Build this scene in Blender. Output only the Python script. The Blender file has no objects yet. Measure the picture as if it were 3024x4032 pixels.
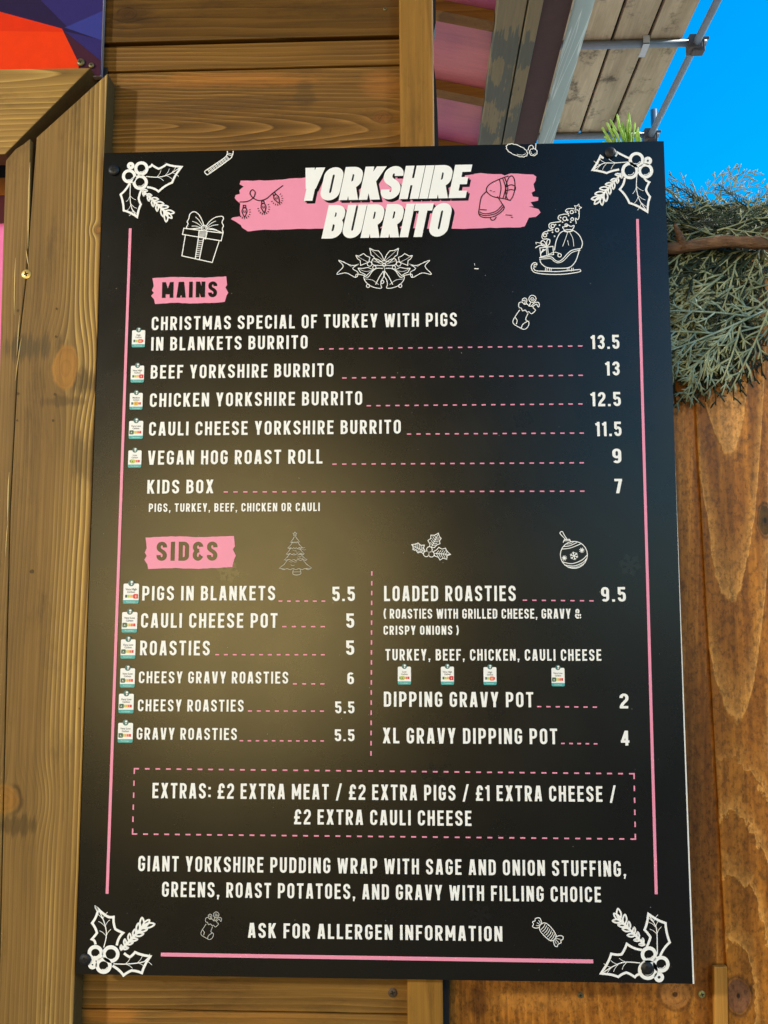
import bpy, math, random
from mathutils import Vector, Matrix
R_ = math.radians
sc = bpy.context.scene
COL = sc.collection
random.seed(7)

# ------------------------------------------------------------------ camera
FPX = 3400.0                                   # focal length in photo pixels (3024 x 4032)
CAM = Vector((0.0375, -0.8707, 1.5386))
fwd = Vector((-0.0390, 0.9937, 0.1050)).normalized()
rgt = Vector((0.9992, 0.0393, -0.0007)); rgt = (rgt - fwd*rgt.dot(fwd)).normalized()
dwn = fwd.cross(rgt)
cd = bpy.data.cameras.new('camera'); cam = bpy.data.objects.new('camera', cd); COL.objects.link(cam)
cd.sensor_fit = 'VERTICAL'; cd.sensor_height = 36.0; cd.lens = FPX/4032*36.0
cd.clip_start = 0.02; cd.clip_end = 3000
m3 = Matrix((rgt, -dwn, -fwd)).transposed()
cam.matrix_world = Matrix.Translation(CAM) @ m3.to_4x4()
sc.camera = cam

# ------------------------------------------------------------------ world, sun, lamps, exposure
SUN_EL, SUN_AZ = 38.0, 82.0                     # azimuth clockwise from +Y: sun to the right and slightly behind the huts
w = bpy.data.worlds.new('World'); sc.world = w; w.use_nodes = True
nt = w.node_tree; nt.nodes.clear()
sky = nt.nodes.new('ShaderNodeTexSky'); sky.sky_type = 'NISHITA'; sky.sun_disc = False
sky.sun_elevation = R_(SUN_EL); sky.sun_rotation = R_(SUN_AZ)
sky.air_density = 1.0; sky.dust_density = 0.0; sky.ozone_density = 4.0
hs = nt.nodes.new('ShaderNodeHueSaturation'); hs.inputs['Saturation'].default_value = 1.7; hs.inputs['Hue'].default_value = 0.49
bg = nt.nodes.new('ShaderNodeBackground'); bg.inputs['Strength'].default_value = 0.15
ow = nt.nodes.new('ShaderNodeOutputWorld')
nt.links.new(sky.outputs[0], hs.inputs['Color']); nt.links.new(hs.outputs[0], bg.inputs[0]); nt.links.new(bg.outputs[0], ow.inputs[0])
sl = bpy.data.lights.new('sun', 'SUN'); sl.energy = 3.0; sl.angle = R_(0.5); sl.color = (1, .95, .86)
so = bpy.data.objects.new('sun', sl); COL.objects.link(so)
a, e = R_(SUN_AZ), R_(SUN_EL)
sdir = Vector((math.sin(a)*math.cos(e), math.cos(a)*math.cos(e), math.sin(e)))
so.rotation_euler = sdir.to_track_quat('Z', 'Y').to_euler()
def lamp(name, loc, power, color, rad):
    l = bpy.data.lights.new(name, 'POINT'); l.energy = power; l.color = color; l.shadow_soft_size = rad
    o = bpy.data.objects.new(name, l); o.location = loc; COL.objects.link(o); return o
lamp('festoon_lamp', (-0.62, -2.4, 1.56), 60, (1, .73, .27), .58)
lamp('side_lamp', (-2.9, -2.5, 2.7), 275, (1, .955, .84), .12)
lamp('side_lamp', (2.0, -2.4, 2.7), 50, (1, .955, .86), .12)  # unseen fill added to brighten the plank wall on the right
sc.view_settings.view_transform = 'Standard'; sc.view_settings.look = 'None'
sc.view_settings.exposure = 0.74; sc.view_settings.gamma = 1.0; sc.view_settings.use_curve_mapping = False

# ------------------------------------------------------------------ helpers
K = 3024/1659.0
def ray(u, v): return (rgt*((u-1512)/FPX) + dwn*((v-2016)/FPX) + fwd)
def P(u, v, y=0.0):
    d = ray(u, v); return CAM + d*((y-CAM.y)/d.y)
def Pz(u, v, z):
    d = ray(u, v); return CAM + d*((z-CAM.z)/d.z)
def tag(o, label=None, cat=None, group=None, kind=None):
    for k, x in (('label', label), ('category', cat), ('group', group), ('kind', kind)):
        if x: o[k] = x
    return o
def thing(name, loc, label, cat, group=None):
    o = bpy.data.objects.new(name, None); o.empty_display_size = .05; COL.objects.link(o); o.location = loc
    return tag(o, label, cat, group)
class MB:
    def __init__(s): s.v = []; s.f = []; s.m = []
    def face(s, pts, m=0):
        n = len(s.v); s.v += [Vector(p) for p in pts]; s.f.append(tuple(range(n, n+len(pts)))); s.m.append(m)
    def prism(s, front, dv, m=0, mside=None):
        """front polygon (counter-clockwise seen from the front) extruded by dv"""
        n = len(front); b = len(s.v); dv = Vector(dv)
        s.v += [Vector(p) for p in front] + [Vector(p)+dv for p in front]
        s.f.append(tuple(range(b, b+n))); s.m.append(m)
        s.f.append(tuple(range(b+2*n-1, b+n-1, -1))); s.m.append(m)
        for i in range(n):
            j = (i+1) % n
            s.f.append((b+j, b+i, b+n+i, b+n+j)); s.m.append(m if mside is None else mside)
    def box(s, x0, x1, y0, y1, z0, z1, m=0):
        s.prism([(x0, y0, z0), (x1, y0, z0), (x1, y0, z1), (x0, y0, z1)], (0, y1-y0, 0), m)
    def tube(s, pts, rad, n=8, m=0, cap=True):
        pts = [Vector(p) for p in pts]; b = len(s.v); N = len(pts); up = None
        for i, p in enumerate(pts):
            t = (pts[min(i+1, N-1)] - pts[max(i-1, 0)]).normalized()
            if up is None: up = t.orthogonal().normalized()
            up = (up - t*up.dot(t)).normalized(); q = t.cross(up)
            r = rad[i] if isinstance(rad, (list, tuple)) else rad
            for k in range(n):
                a = 2*math.pi*k/n; s.v.append(p + up*(r*math.cos(a)) + q*(r*math.sin(a)))
        for i in range(N-1):
            for k in range(n):
                k2 = (k+1) % n
                s.f.append((b+i*n+k, b+i*n+k2, b+(i+1)*n+k2, b+(i+1)*n+k)); s.m.append(m)
        if cap:
            s.f.append(tuple(b+k for k in range(n-1, -1, -1))); s.m.append(m)
            s.f.append(tuple(b+(N-1)*n+k for k in range(n))); s.m.append(m)
    def build(s, name, mats, parent=None, bevel=0, smooth=False, label=None):
        if not isinstance(mats, (list, tuple)): mats = [mats]
        off = parent.matrix_world.translation if False else (wloc(parent) if parent else Vector((0, 0, 0)))
        me = bpy.data.meshes.new(name); me.from_pydata([p-off for p in s.v], [], s.f)
        for mm in mats: me.materials.append(mm)
        for i, pl in enumerate(me.polygons): pl.material_index = s.m[i]; pl.use_smooth = smooth
        o = bpy.data.objects.new(name, me); COL.objects.link(o)
        if parent: o.parent = parent
        if label: o['label'] = label
        if bevel:
            bv = o.modifiers.new('bevel', 'BEVEL'); bv.width = bevel; bv.segments = 2; bv.limit_method = 'ANGLE'
        return o
def wloc(o):
    p = Vector((0, 0, 0))
    while o: p += o.location; o = o.parent
    return p

# ------------------------------------------------------------------ node helper
class S:
    """socket with arithmetic"""
    nt = None
    def __init__(s, k): s.k = k
    def op(s, o, *b):
        n = S.nt.nodes.new('ShaderNodeMath'); n.operation = o
        for i, x in enumerate((s,)+b):
            if isinstance(x, S): S.nt.links.new(x.k, n.inputs[i])
            else: n.inputs[i].default_value = x
        return S(n.outputs[0])
    def __add__(s, b): return s.op('ADD', b)
    __radd__ = __add__
    def __sub__(s, b): return s.op('SUBTRACT', b)
    def __rsub__(s, b): return (s*-1)+b
    def __mul__(s, b): return s.op('MULTIPLY', b)
    __rmul__ = __mul__
    def __truediv__(s, b): return s.op('DIVIDE', b)
    def pw(s, b): return s.op('POWER', b)
    def fract(s): return s.op('FRACT')
    def sqrt(s): return s.op('SQRT')
    def exp(s): return s.op('EXPONENT')
    def abs(s): return s.op('ABSOLUTE')
    def step(s, lo, hi):
        n = S.nt.nodes.new('ShaderNodeMapRange'); n.interpolation_type = 'SMOOTHSTEP'
        S.nt.links.new(s.k, n.inputs[0]); n.inputs[1].default_value = lo; n.inputs[2].default_value = hi
        return S(n.outputs[0])
def vec(x, y, z):
    n = S.nt.nodes.new('ShaderNodeCombineXYZ')
    for i, q in enumerate((x, y, z)):
        if isinstance(q, S): S.nt.links.new(q.k, n.inputs[i])
        else: n.inputs[i].default_value = q
    return n.outputs[0]
def noise(v, scale=1, detail=2, rough=.5):
    n = S.nt.nodes.new('ShaderNodeTexNoise'); S.nt.links.new(v, n.inputs['Vector'])
    n.inputs['Scale'].default_value = scale; n.inputs['Detail'].default_value = detail; n.inputs['Roughness'].default_value = rough
    return S(n.outputs['Fac'])
def mixc(f, a, b):
    n = S.nt.nodes.new('ShaderNodeMix'); n.data_type = 'RGBA'
    if isinstance(f, S): S.nt.links.new(f.k, n.inputs[0])
    else: n.inputs[0].default_value = f
    for i, q in ((6, a), (7, b)):
        if isinstance(q, tuple): n.inputs[i].default_value = (*q, 1)
        else: S.nt.links.new(q, n.inputs[i])
    return n.outputs[2]
def scalec(c, f):
    n = S.nt.nodes.new('ShaderNodeVectorMath'); n.operation = 'SCALE'
    S.nt.links.new(c, n.inputs[0]); S.nt.links.new(f.k, n.inputs['Scale']); return n.outputs[0]
def pos():
    g = S.nt.nodes.new('ShaderNodeNewGeometry'); x = S.nt.nodes.new('ShaderNodeSeparateXYZ')
    S.nt.links.new(g.outputs['Position'], x.inputs[0]); return S(x.outputs[0]), S(x.outputs[1]), S(x.outputs[2])
def newmat(name):
    m = bpy.data.materials.new(name); m.use_nodes = True; S.nt = m.node_tree
    return m, m.node_tree.nodes['Principled BSDF']
def bump(b, h, strength, dist):
    n = S.nt.nodes.new('ShaderNodeBump'); n.inputs['Strength'].default_value = strength; n.inputs['Distance'].default_value = dist
    S.nt.links.new(h.k, n.inputs['Height']); S.nt.links.new(n.outputs[0], b.inputs['Normal'])
def srgb(r, g, b): return tuple((c/255/12.92 if c/255 <= .04045 else ((c/255+.055)/1.055)**2.4) for c in (r, g, b))
def plain(name, c, rough=.6, spec=.5, var=.12, vs=60, metal=0):
    m, b = newmat(name); x, y, z = pos()
    n = noise(vec(x, y, z), vs, 4, .6)
    S.nt.links.new(scalec(mixc(0.0, c, c), (n-.5)*(2*var)+1), b.inputs['Base Color'])
    b.inputs['Roughness'].default_value = rough; b.inputs['Specular IOR Level'].default_value = spec; b.inputs['Metallic'].default_value = metal
    return m

def wood(name, base, dark, light, along='Z', c0=0, d0=.05, slope=0, freq=110, warp=.012, line=.7, lp=5, knots=(), patches=(), fib=.35, seed=0, rough=.62, spec=.25, blotch=.6, bstr=.25, mottle=0, fade=None):
    """sawn softwood: growth rings cut by the face, bent round the knots; knots = (u, v, half width, half height, colour)"""
    m, b = newmat(name); x, y, z = pos()
    c, al = (x, z) if along == 'Z' else (z, x)
    lw = noise(vec(c*7+seed, y*7, al*1.6), 1, 3, .5) - .5
    lw2 = noise(vec(c*40+seed, y*40, al*9), 1, 2, .5) - .5
    cc = c + lw*warp*4 + lw2*warp*.35
    km = None; kc = []
    for (ku, kv, kw, kh, kcol) in knots:
        kp, ka = (ku, kv) if along == 'Z' else (kv, ku)
        kx, kz = (kw, kh) if along == 'Z' else (kh, kw)
        g = (((c-kp)/(kx*2.0)).pw(2.0) + ((al-ka)/(kz*1.9)).pw(2.0))
        g = (g*-1).exp()
        cc = cc - (c-kp)*g*.93 + g*.004
        n1 = noise(vec(c*45, y*60, al*40), 1, 4, .6)-.5
        dd = ((((c-kp)/kx).pw(2.0) + ((al-ka)/kz).pw(2.0))).sqrt() + n1*.75
        kc.append((dd, kcol))
    r = ((cc-c0).pw(2.0) + (al*slope+d0).pw(2.0)).sqrt()*freq
    t = r.fract()
    amp = noise(vec(c*30+seed+3, y*3, al*2.5), 1, 2, .5)
    prof = t.pw(lp)*(1-t.step(.93, 1.0))*(amp.step(.3, .62)*.8+.2)
    if fade: prof = prof*(c.step(fade[0], fade[1])*.9+.1)
    blo = noise(vec(c*9+seed, y*9, al*3+seed), 1, 4, .6)
    fibn = noise(vec(c*700, y*700, al*14), 1, 3, .6)
    fib2 = noise(vec(c*220+9, y*220, al*5), 1, 3, .6)
    col = mixc(blo.step(.5-.18, .5+.2)*blotch, base, dark)
    col = mixc(prof*line, col, light)
    for (pu, pv, pw_, ph, pcol, ps) in patches:
        n1 = noise(vec(c*60, y*5, al*16), 1, 6, .75)-.5
        dd = (((x-pu)/pw_).pw(2.0) + ((z-pv)/ph).pw(2.0)).sqrt() + n1*1.9 + (fib2-.5)*2.2
        col = mixc((1-dd.step(.45, 1.15))*ps, col, pcol)
    for dd, kcol in kc:
        kr = (dd*2.6).fract()
        ck = (((c-kp)/kx*.55 - (al-ka)/kz + n1*.7).abs()).step(.0, .10); kk = mixc(kr.step(.3, 1.0)*.25+(1-ck)*(1-dd.step(.45, .7))*.7, kcol, tuple(q*.55 for q in kcol))
        ring = (((dd-1.1).abs()*-1)+.22).step(0, .22)*noise(vec(x*22, y, z*22), 1, 2, .5).step(.42, .62)
        col = mixc(ring*.8, col, tuple(q*.25 for q in kcol))
        col = mixc(1-dd.step(.8, 1.04), col, kk)
    fib3 = noise(vec(c*85+4, y*85, al*2.2), 1, 3, .6); dirt = noise(vec(c*26+seed, y*14, al*7), 1, 6, .75)
    f = ((fibn-.5)*fib*1.2 + (fib2-.5)*fib*2.6 + (fib3-.5)*fib*2.0 + 1)*(1-dirt.step(.5, .72)*.32)*(1-((t*-1+1).pw(6.0))*(amp.step(.3, .62)*.26))
    if mottle:
        sp = noise(vec(x*260, y*260, z*150), 1, 3, .7); sp2 = noise(vec(x*60, y*60, z*45), 1, 4, .7)
        f = f*(1 - sp.step(.5, .64)*mottle)*(1-(sp2.step(.45, .7)*mottle*.6))
    col = scalec(col, f)
    S.nt.links.new(col, b.inputs['Base Color'])
    b.inputs['Roughness'].default_value = rough; b.inputs['Specular IOR Level'].default_value = spec
    bump(b, prof*.7+fibn*.35+fib2*.4, bstr, .0015)
    return m

# ------------------------------------------------------------------ stroke lettering (own drawn condensed gothic)
def arc(cx, cy, rx, ry, a0, a1, n=7):
    return [(cx+rx*math.cos(R_(a0+(a1-a0)*i/n)), cy+ry*math.sin(R_(a0+(a1-a0)*i/n))) for i in range(n+1)]
def bez(p0, p1, p2, p3, n=10):
    o = []
    for i in range(n+1):
        t = i/n; q = 1-t
        o.append(tuple(q**3*p0[k]+3*q*q*t*p1[k]+3*q*t*t*p2[k]+t**3*p3[k] for k in (0, 1)))
    return o
def glyph(ch, w):
    """list of ('S', pts, closed) strokes and ('D', x0,y0,x1,y1, wx) diagonals with level ends; returns (width, list); cap height 1"""
    h = w/2; W = .46 + (w-.17)*.6; L, Rr, B, T = h, W-h, h, 1-h; C = W/2; r = (Rr-L)/2; ry = r*1.15
    D = lambda x0, y0, x1, y1, k=1.0: ('D', x0, y0, x1, y1, w*k)
    V = lambda x, y0=0, y1=1: ('S', [(x, y0), (x, y1)], False)
    Hh = lambda y, x0=0, x1=None: ('S', [(x0, y), (W if x1 is None else x1, y)], False)
    top = arc(C, T-ry, r, ry, 0, 180, 12); bot = arc(C, B+ry, r, ry, 180, 360, 12)
    def bowl(y0, y1, x1):
        q = min((y1-y0)/2, r*1.1)
        return [(L, y1), (x1-q, y1)] + arc(x1-q, y1-q, q, q, 90, 0) + arc(x1-q, y0+q, q, q, 0, -90) + [(L, y0)]
    if ch == 'A': return W+.02, [D(h*1.05, 0, C-.03, 1, 1.05), D(W+.02-h*1.05, 0, C+.05, 1, 1.05), ('S', [(.16, .25), (W-.12, .25)], False)]
    if ch == 'B': return W, [V(L), ('S', bowl(.53, T, Rr-.015), False), ('S', bowl(B, .53, Rr), False)]
    if ch == 'C': return W, [('S', [(Rr, .66), (Rr, T-ry)]+top[1:]+bot+[(Rr, .34)], False)]
    if ch == 'D': return W, [V(L), ('S', [(L, T), (Rr-r, T)]+arc(Rr-r, T-ry, r, ry, 90, 0)+arc(Rr-r, B+ry, r, ry, 0, -90)+[(L, B)], False)]
    if ch == 'E': return W*.88, [V(L), Hh(T, L, W*.88), Hh(.52, L, W*.8), Hh(B, L, W*.88)]
    if ch == '3E':
        W3, it = glyph('3', w); return W3, [('S', [(W3-a, b) for a, b in p[1]], False) for p in it]
    if ch == 'F': return W*.84, [V(L), Hh(T, L, W*.86), Hh(.5, L, W*.76)]
    if ch == 'G': return W, [('S', [(Rr, .68), (Rr, T-ry)]+top[1:]+bot+[(Rr, .46), (C, .46)], False)]
    if ch == 'H': return W, [V(L), V(Rr), Hh(.52, L, Rr)]
    if ch == 'I': return w, [V(h)]
    if ch == 'J': return W*.85, [('S', [(Rr*.85, 1), (Rr*.85, B+ry)]+arc(C*.85, B+ry, r*.85, ry, 0, -170, 10), False)]
    if ch == 'K': return W+.01, [V(L), D(L+.02, .33, W-.08, 1, 1.15), D(L+.11, .55, W-.075, 0, 1.15)]
    if ch == 'L': return W*.82, [V(L), Hh(B, L, W*.84)]
    if ch == 'M': return W+.14, [V(L), V(W+.14-h), D(L, 1, (W+.14)/2, .22, .95), D(W+.14-h, 1, (W+.14)/2, .22, .95)]
    if ch == 'N': return W+.02, [V(L), V(W+.02-h), D(L+.01, 1, W+.01-h, 0, 1.05)]
    if ch in 'O0': return W, [('S', [(Rr, B+ry), (Rr, T-ry)]+top[1:]+bot, True)]
    if ch == 'P': return W, [V(L), ('S', bowl(.42, T, Rr), False)]
    if ch == 'Q': return W, glyph('O', w)[1]+[D(C, .25, W, -.05)]
    if ch == 'R': return W, [V(L), ('S', bowl(.45, T, Rr-.01), False), D(C-.02, .48, W-h*1.05, 0, 1.08)]
    if ch == 'S': return W, [('S', [(Rr, .70), (Rr, T-ry)]+top[1:]+bez((L, T-ry-.04), (L, .50), (Rr, .52), (Rr, B+ry+.02), 12)+arc(C, B+ry, r, ry, 0, -180, 12)+[(L, .30)], False)]
    if ch == 'T': return W*.96, [('S', [(W*.48, 0), (W*.48, T)], False), Hh(T, 0, W*.96)]
    if ch == 'U': return W, [('S', [(L, 1), (L, B+ry)]+bot+[(Rr, B+ry), (Rr, 1)], False)]
    if ch == 'V': return W+.02, [D(h*1.05, 1, C-.03, 0, 1.05), D(W+.02-h*1.05, 1, C+.05, 0, 1.05)]
    if ch == 'W':
        q = W+.24; return q, [D(h, 1, q*.27, 0, .98), D(q*.5-.01, .95, q*.30, 0, .9), D(q*.5+.01, .95, q*.70, 0, .9), D(q-h, 1, q*.73, 0, .98)]
    if ch == 'X': return W+.02, [D(h*1.1, 0, W+.02-h*1.2, 1, 1.12), D(W+.02-h*1.1, 0, h*1.2, 1, 1.12)]
    if ch == 'Y': return W+.02, [D(h*1.1, 1, C-.0, .36, 1.08), D(W+.02-h*1.1, 1, C+.02, .36, 1.08), ('S', [(C+.01, 0), (C+.01, .47)], False)]
    if ch == 'Z': return W*.9, [Hh(T, 0, W*.9), Hh(B, 0, W*.9), D(h*1.2, w*.5, W*.9-h*1.2, 1-w*.5, 1.15)]
    if ch == '1': return w*1.62, [V(w*1.62-h), ('S', [(0, .80), (w*.8, .86)], False)]
    if ch == '2': return W*.95, [('S', [(L, .70), (L, T-ry)]+top[::-1][1:]+[(Rr, .68)]+bez((Rr, .66), (Rr, .5), (L+.02, .36), (L+.01, w*.6), 8), False), Hh(B, 0, W*.95)]
    if ch == '3': return W, [('S', [(L, .73)]+arc(C, T-.19, r, .19, 170, -70, 12)+[(C-.05, .53)], False), ('S', [(C-.05, .53)]+arc(C, B+.21, r, .21, 75, -170, 14)+[(L, .27)], False)]
    if ch == '4': return W+.02, [V(W-.12), Hh(.27, 0, W+.03), D(h*1.0, .25, W-.14, 1, 1.05)]
    if ch == '5': return W*.98, [Hh(T, L, W*.94), ('S', [(L, 1), (L, .52)], False), ('S', [(L, .58)]+arc(C, B+ry+.02+.15, r, ry, 135, 0, 8)+arc(C, B+ry, r, ry, 0, -175, 10)+[(L, .28)], False)]
    if ch == '6': return W, [('S', [(L, .58-ry), (L, B+ry)]+bot[1:]+arc(C, .58-ry, r, ry, 0, 170, 10), True), ('S', [(L, .4), (L, T-ry)]+arc(C, T-ry, r, ry, 180, 32, 10), False)]
    if ch == '9': return W, [('S', [(Rr, .42+ry), (Rr, T-ry)]+top[1:]+arc(C, .42+ry, r, ry, 180, 350, 10), True), ('S', [(Rr, .6), (Rr, B+ry)]+arc(C, B+ry, r, ry, 0, -148, 10), False)]
    if ch == '7': return W*.92, [Hh(T, 0, W*.92), D(W*.36, 0, W*.92-h*1.1, 1-w*.5, 1.08)]
    if ch == '8': return W, [('S', arc(C, T-.2, r*.93, .2, 0, 345, 20), True), ('S', arc(C, B+.22, r, .22, 0, 345, 20), True)]
    if ch == '.': return w*1.0, [('S', [(h, 0), (h, w*.95)], False)]
    if ch == ',': return w*1.0, [('S', [(h, w*.3), (h, w*1.1)], False), D(h*.75, -.13, h*1.1, w*.5, .6)]
    if ch == ':': return w, [('S', [(h, .1), (h, .1+w)], False), ('S', [(h, .6), (h, .6+w)], False)]
    if ch == '/': return .40, [D(h*.9, -.06, .40-h*.9, 1.06, .9)]
    if ch == '(': return .2, [('S', bez((.2, 1.02), (.04, .75), (.04, .25), (.2, -.02), 10), False)]
    if ch == ')': return .2, [('S', bez((.0, 1.02), (.16, .75), (.16, .25), (.0, -.02), 10), False)]
    if ch == '£': return W, [('S', [(Rr, .70), (Rr, T-ry)]+arc(C+.03, T-ry, r-.03, ry, 0, 180, 10)+bez((L+.06, T-ry), (L+.05, .4), (L+.10, .2), (L, B), 8), False), Hh(B, 0, W), Hh(.46, 0, W*.8)]
    if ch == '&': return .60, [('S', smooth([(.56, .04), (.34, .34), (.15, .64), (.13, .80), (.25, .92), (.37, .81), (.33, .64), (.12, .42), (.08, .24), (.20, .08), (.36, .11), (.48, .28), (.54, .46)], False, 5), False)]
    return W, []
def stroke_quads(pts, closed, w):
    """mitred ribbon around a 2-D polyline -> list of quads"""
    q = [pts[0]]
    for p in pts[1:]:
        if math.hypot(p[0]-q[-1][0], p[1]-q[-1][1]) > 1e-6: q.append(p)
    if closed and math.hypot(q[0][0]-q[-1][0], q[0][1]-q[-1][1]) < 1e-6: q.pop()
    n = len(q)
    if n < 2: return []
    def nrm(a, b):
        dx, dy = b[0]-a[0], b[1]-a[1]; l = math.hypot(dx, dy); return (-dy/l, dx/l)
    L, Rr = [], []
    for i in range(n):
        if closed or 0 < i < n-1: n0 = nrm(q[i-1], q[i]); n1 = nrm(q[i], q[(i+1) % n])
        elif i == 0: n0 = n1 = nrm(q[0], q[1])
        else: n0 = n1 = nrm(q[-2], q[-1])
        mx, my = n0[0]+n1[0], n0[1]+n1[1]; l2 = mx*mx+my*my
        k = min(2/l2, 1.6) if l2 > 1e-9 else 1
        mx *= k*w/2; my *= k*w/2
        L.append((q[i][0]+mx, q[i][1]+my)); Rr.append((q[i][0]-mx, q[i][1]-my))
    out = []
    for i in range(n if closed else n-1):
        j = (i+1) % n; out.append((Rr[i], Rr[j], L[j], L[i]))
    return out
def glyph_quads(ch, w):
    W, items = glyph(ch, w); layers = []
    for it in items:
        if it[0] == 'S': layers.append(stroke_quads(it[1], it[2], w))
        else:
            _, x0, y0, x1, y1, wx = it; layers.append([((x0-wx/2, y0), (x0+wx/2, y0), (x1+wx/2, y1), (x1-wx/2, y1))])
    return W, layers
def text_layout(txt, w, gap, space):
    x = 0; out = []
    i = 0
    while i < len(txt):
        ch = txt[i]
        if ch == '~': ch = '3E'
        if ch == ' ': x += space; i += 1; continue
        W, layers = glyph_quads(ch, w); out.append((x, layers)); x += W+gap; i += 1
    return x-gap, out
LAY = [0]
def depth(base):
    LAY[0] = (LAY[0]+1) % 40
    return -(base + LAY[0]*4e-6)
def put_text(mb, txt, x0, z0, x1, cap, w=.175, gap=.075, space=.24, base=.0009, shear=0, m=0, dx=0, dz=0):
    if not shear:
        tw = text_layout(txt, w, gap, space)[0]; n_ = max(1, len(txt.replace(' ', ''))-1)
        gap = max(.05, min(.17, gap+((x1-x0)/cap*.97-tw)/n_))
    tw, gl = text_layout(txt, w, gap, space); sx = (x1-x0)/tw
    for (gx, layers) in gl:
        for quads in layers:
            y = depth(base)
            for q in quads:
                pts = [(x0+(gx+a)*sx+b*cap*shear+dx, y, z0+b*cap+dz) for a, b in q]
                ar = sum(pts[i][0]*pts[(i+1) % 4][2]-pts[(i+1) % 4][0]*pts[i][2] for i in range(4))
                mb.face(pts if ar > 0 else pts[::-1], m)
def put_line(mb, pts, wd, base=.0009, closed=False, m=0):
    y = depth(base)
    for q in stroke_quads(pts, closed, wd):
        f = [(a, y, b) for a, b in q]
        ar = sum(f[i][0]*f[(i+1) % 4][2]-f[(i+1) % 4][0]*f[i][2] for i in range(4))
        mb.face(f if ar > 0 else f[::-1], m)
def smooth(pts, closed=False, n=6):
    o = []; N = len(pts)
    for i in range(N if closed else N-1):
        p = [pts[(i+k) % N] if closed else pts[max(0, min(N-1, i+k))] for k in (-1, 0, 1, 2)]
        for s in range(n):
            t = s/n
            o.append(tuple(.5*((2*p[1][k])+(-p[0][k]+p[2][k])*t+(2*p[0][k]-5*p[1][k]+4*p[2][k]-p[3][k])*t*t+(-p[0][k]+3*p[1][k]-3*p[2][k]+p[3][k])*t**3) for k in (0, 1)))
    if not closed: o.append(pts[-1])
    return o
def bd(u, v):
    p = P(u, v, 0); return (p.x, p.z)
def disp(x, y): return bd(x*K, y*K)                    # point in the 1659-wide view of the photo
MMPX = 0.8784/FPX                                      # metres on the board per photo pixel (about)
exec_parts = []

# ------------------------------------------------------------------ materials
PX = lambda u, v, y=.03: P(u, v, y)
def kn(u, v, y, ru, rv, col):                          # a knot placed by where it is seen on the plane y
    p = P(u, v, y); s = (p-CAM).y/FPX
    return (p.x, p.z, ru*s, rv*s, col)
def pt(u, v, y, ru, rv, col, st):
    p = P(u, v, y); s = (p-CAM).y/FPX
    return (p.x, p.z, ru*s, rv*s, col, st)
BR = srgb(128, 97, 50); BRD = srgb(100, 74, 37); BRL = srgb(214, 176, 100)
xr = P(520, 1900, .006).x
M_trim = wood('trim_pine', BR, BRD, BRL, 'Z', c0=P(462, 1900, .006).x, d0=.030, slope=.004, freq=260, warp=.0055, line=1.0, lp=2.0, fib=.30, seed=2, fade=(P(185, 1900, .006).x, P(300, 1900, .006).x), blotch=.55,
              knots=[kn(258, 1445, .006, 58, 104, srgb(156, 110, 48)), kn(18, 3150, .006, 62, 62, srgb(140, 98, 40)), kn(386, 905, .006, 13, 14, srgb(150, 105, 50))],
              patches=[pt(345, 1500, .006, 78, 70, srgb(72, 56, 30), .7), pt(250, 1580, .006, 120, 26, srgb(76, 58, 30), .55), pt(110, 1370, .006, 150, 60, srgb(84, 68, 40), .75), pt(330, 1800, .006, 60, 130, srgb(88, 70, 38), .6), pt(60, 3250, .006, 110, 40, srgb(90, 68, 34), .8)])
M_trim2 = wood('trim_pine_top', srgb(150, 115, 56), srgb(128, 94, 42), BRL, 'X', c0=P(0, 290, .006).z, d0=.03, slope=.05, freq=160, warp=.006, line=.7, lp=4, fib=.28, seed=5, blotch=.5)
CB, CD, CL = srgb(128, 88, 34), srgb(92, 60, 20), srgb(168, 122, 58)
M_cl1 = wood('cladding_dark', srgb(92, 62, 16), srgb(64, 41, 10), srgb(124, 88, 34), 'X', c0=1.9, d0=.12, slope=.04, freq=90, warp=.01, line=.5, lp=3, fib=.35, seed=11, rough=.5,
              knots=[kn(505, 65, .03, 36, 24, srgb(70, 44, 12))], patches=[pt(520, 60, .03, 110, 60, srgb(62, 40, 12), .7), pt(1350, 60, .03, 200, 60, srgb(90, 62, 18), .5)])
M_cl2 = wood('cladding_mid', srgb(108, 74, 24), srgb(80, 53, 17), srgb(156, 113, 52), 'X', c0=1.98, d0=.05, slope=.02, freq=200, warp=.008, line=.7, lp=3, fib=.4, seed=17)
M_cl3 = wood('cladding_stained', srgb(112, 77, 27), srgb(80, 56, 20), srgb(166, 120, 58), 'X', c0=P(900, 500, .03).z, d0=.025, slope=.09, freq=210, warp=.012, line=.8, lp=3, fib=.45, seed=23, bstr=.35,
              knots=[kn(1500, 460, .03, 40, 26, srgb(118, 76, 28))],
              patches=[pt(900, 310, .03, 420, 34, srgb(160, 102, 38), .7), pt(900, 400, .03, 330, 34, srgb(92, 64, 26), .75), pt(1500, 330, .03, 90, 60, srgb(150, 98, 40), .7), pt(1200, 380, .03, 40, 70, srgb(84, 62, 28), .5)])
M_cl4 = wood('cladding_low', srgb(122, 88, 37), srgb(96, 66, 25), srgb(168, 126, 62), 'X', c0=P(800, 3830, .03).z, d0=.02, slope=.02, freq=170, warp=.008, line=.6, lp=4, fib=.3, seed=31,
              patches=[pt(430, 3990, .03, 150, 40, srgb(170, 110, 42), .7), pt(1000, 4000, .03, 420, 30, srgb(150, 100, 38), .5)])
M_post = wood('post_pine', srgb(150, 108, 42), srgb(120, 82, 28), srgb(186, 138, 62), 'Z', c0=.02, d0=.04, slope=.03, freq=90, warp=.008, line=.4, fib=.3, seed=41)
YD = .063
OB, OD, OL = srgb(176, 112, 36), srgb(142, 86, 24), srgb(222, 160, 80)
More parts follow.
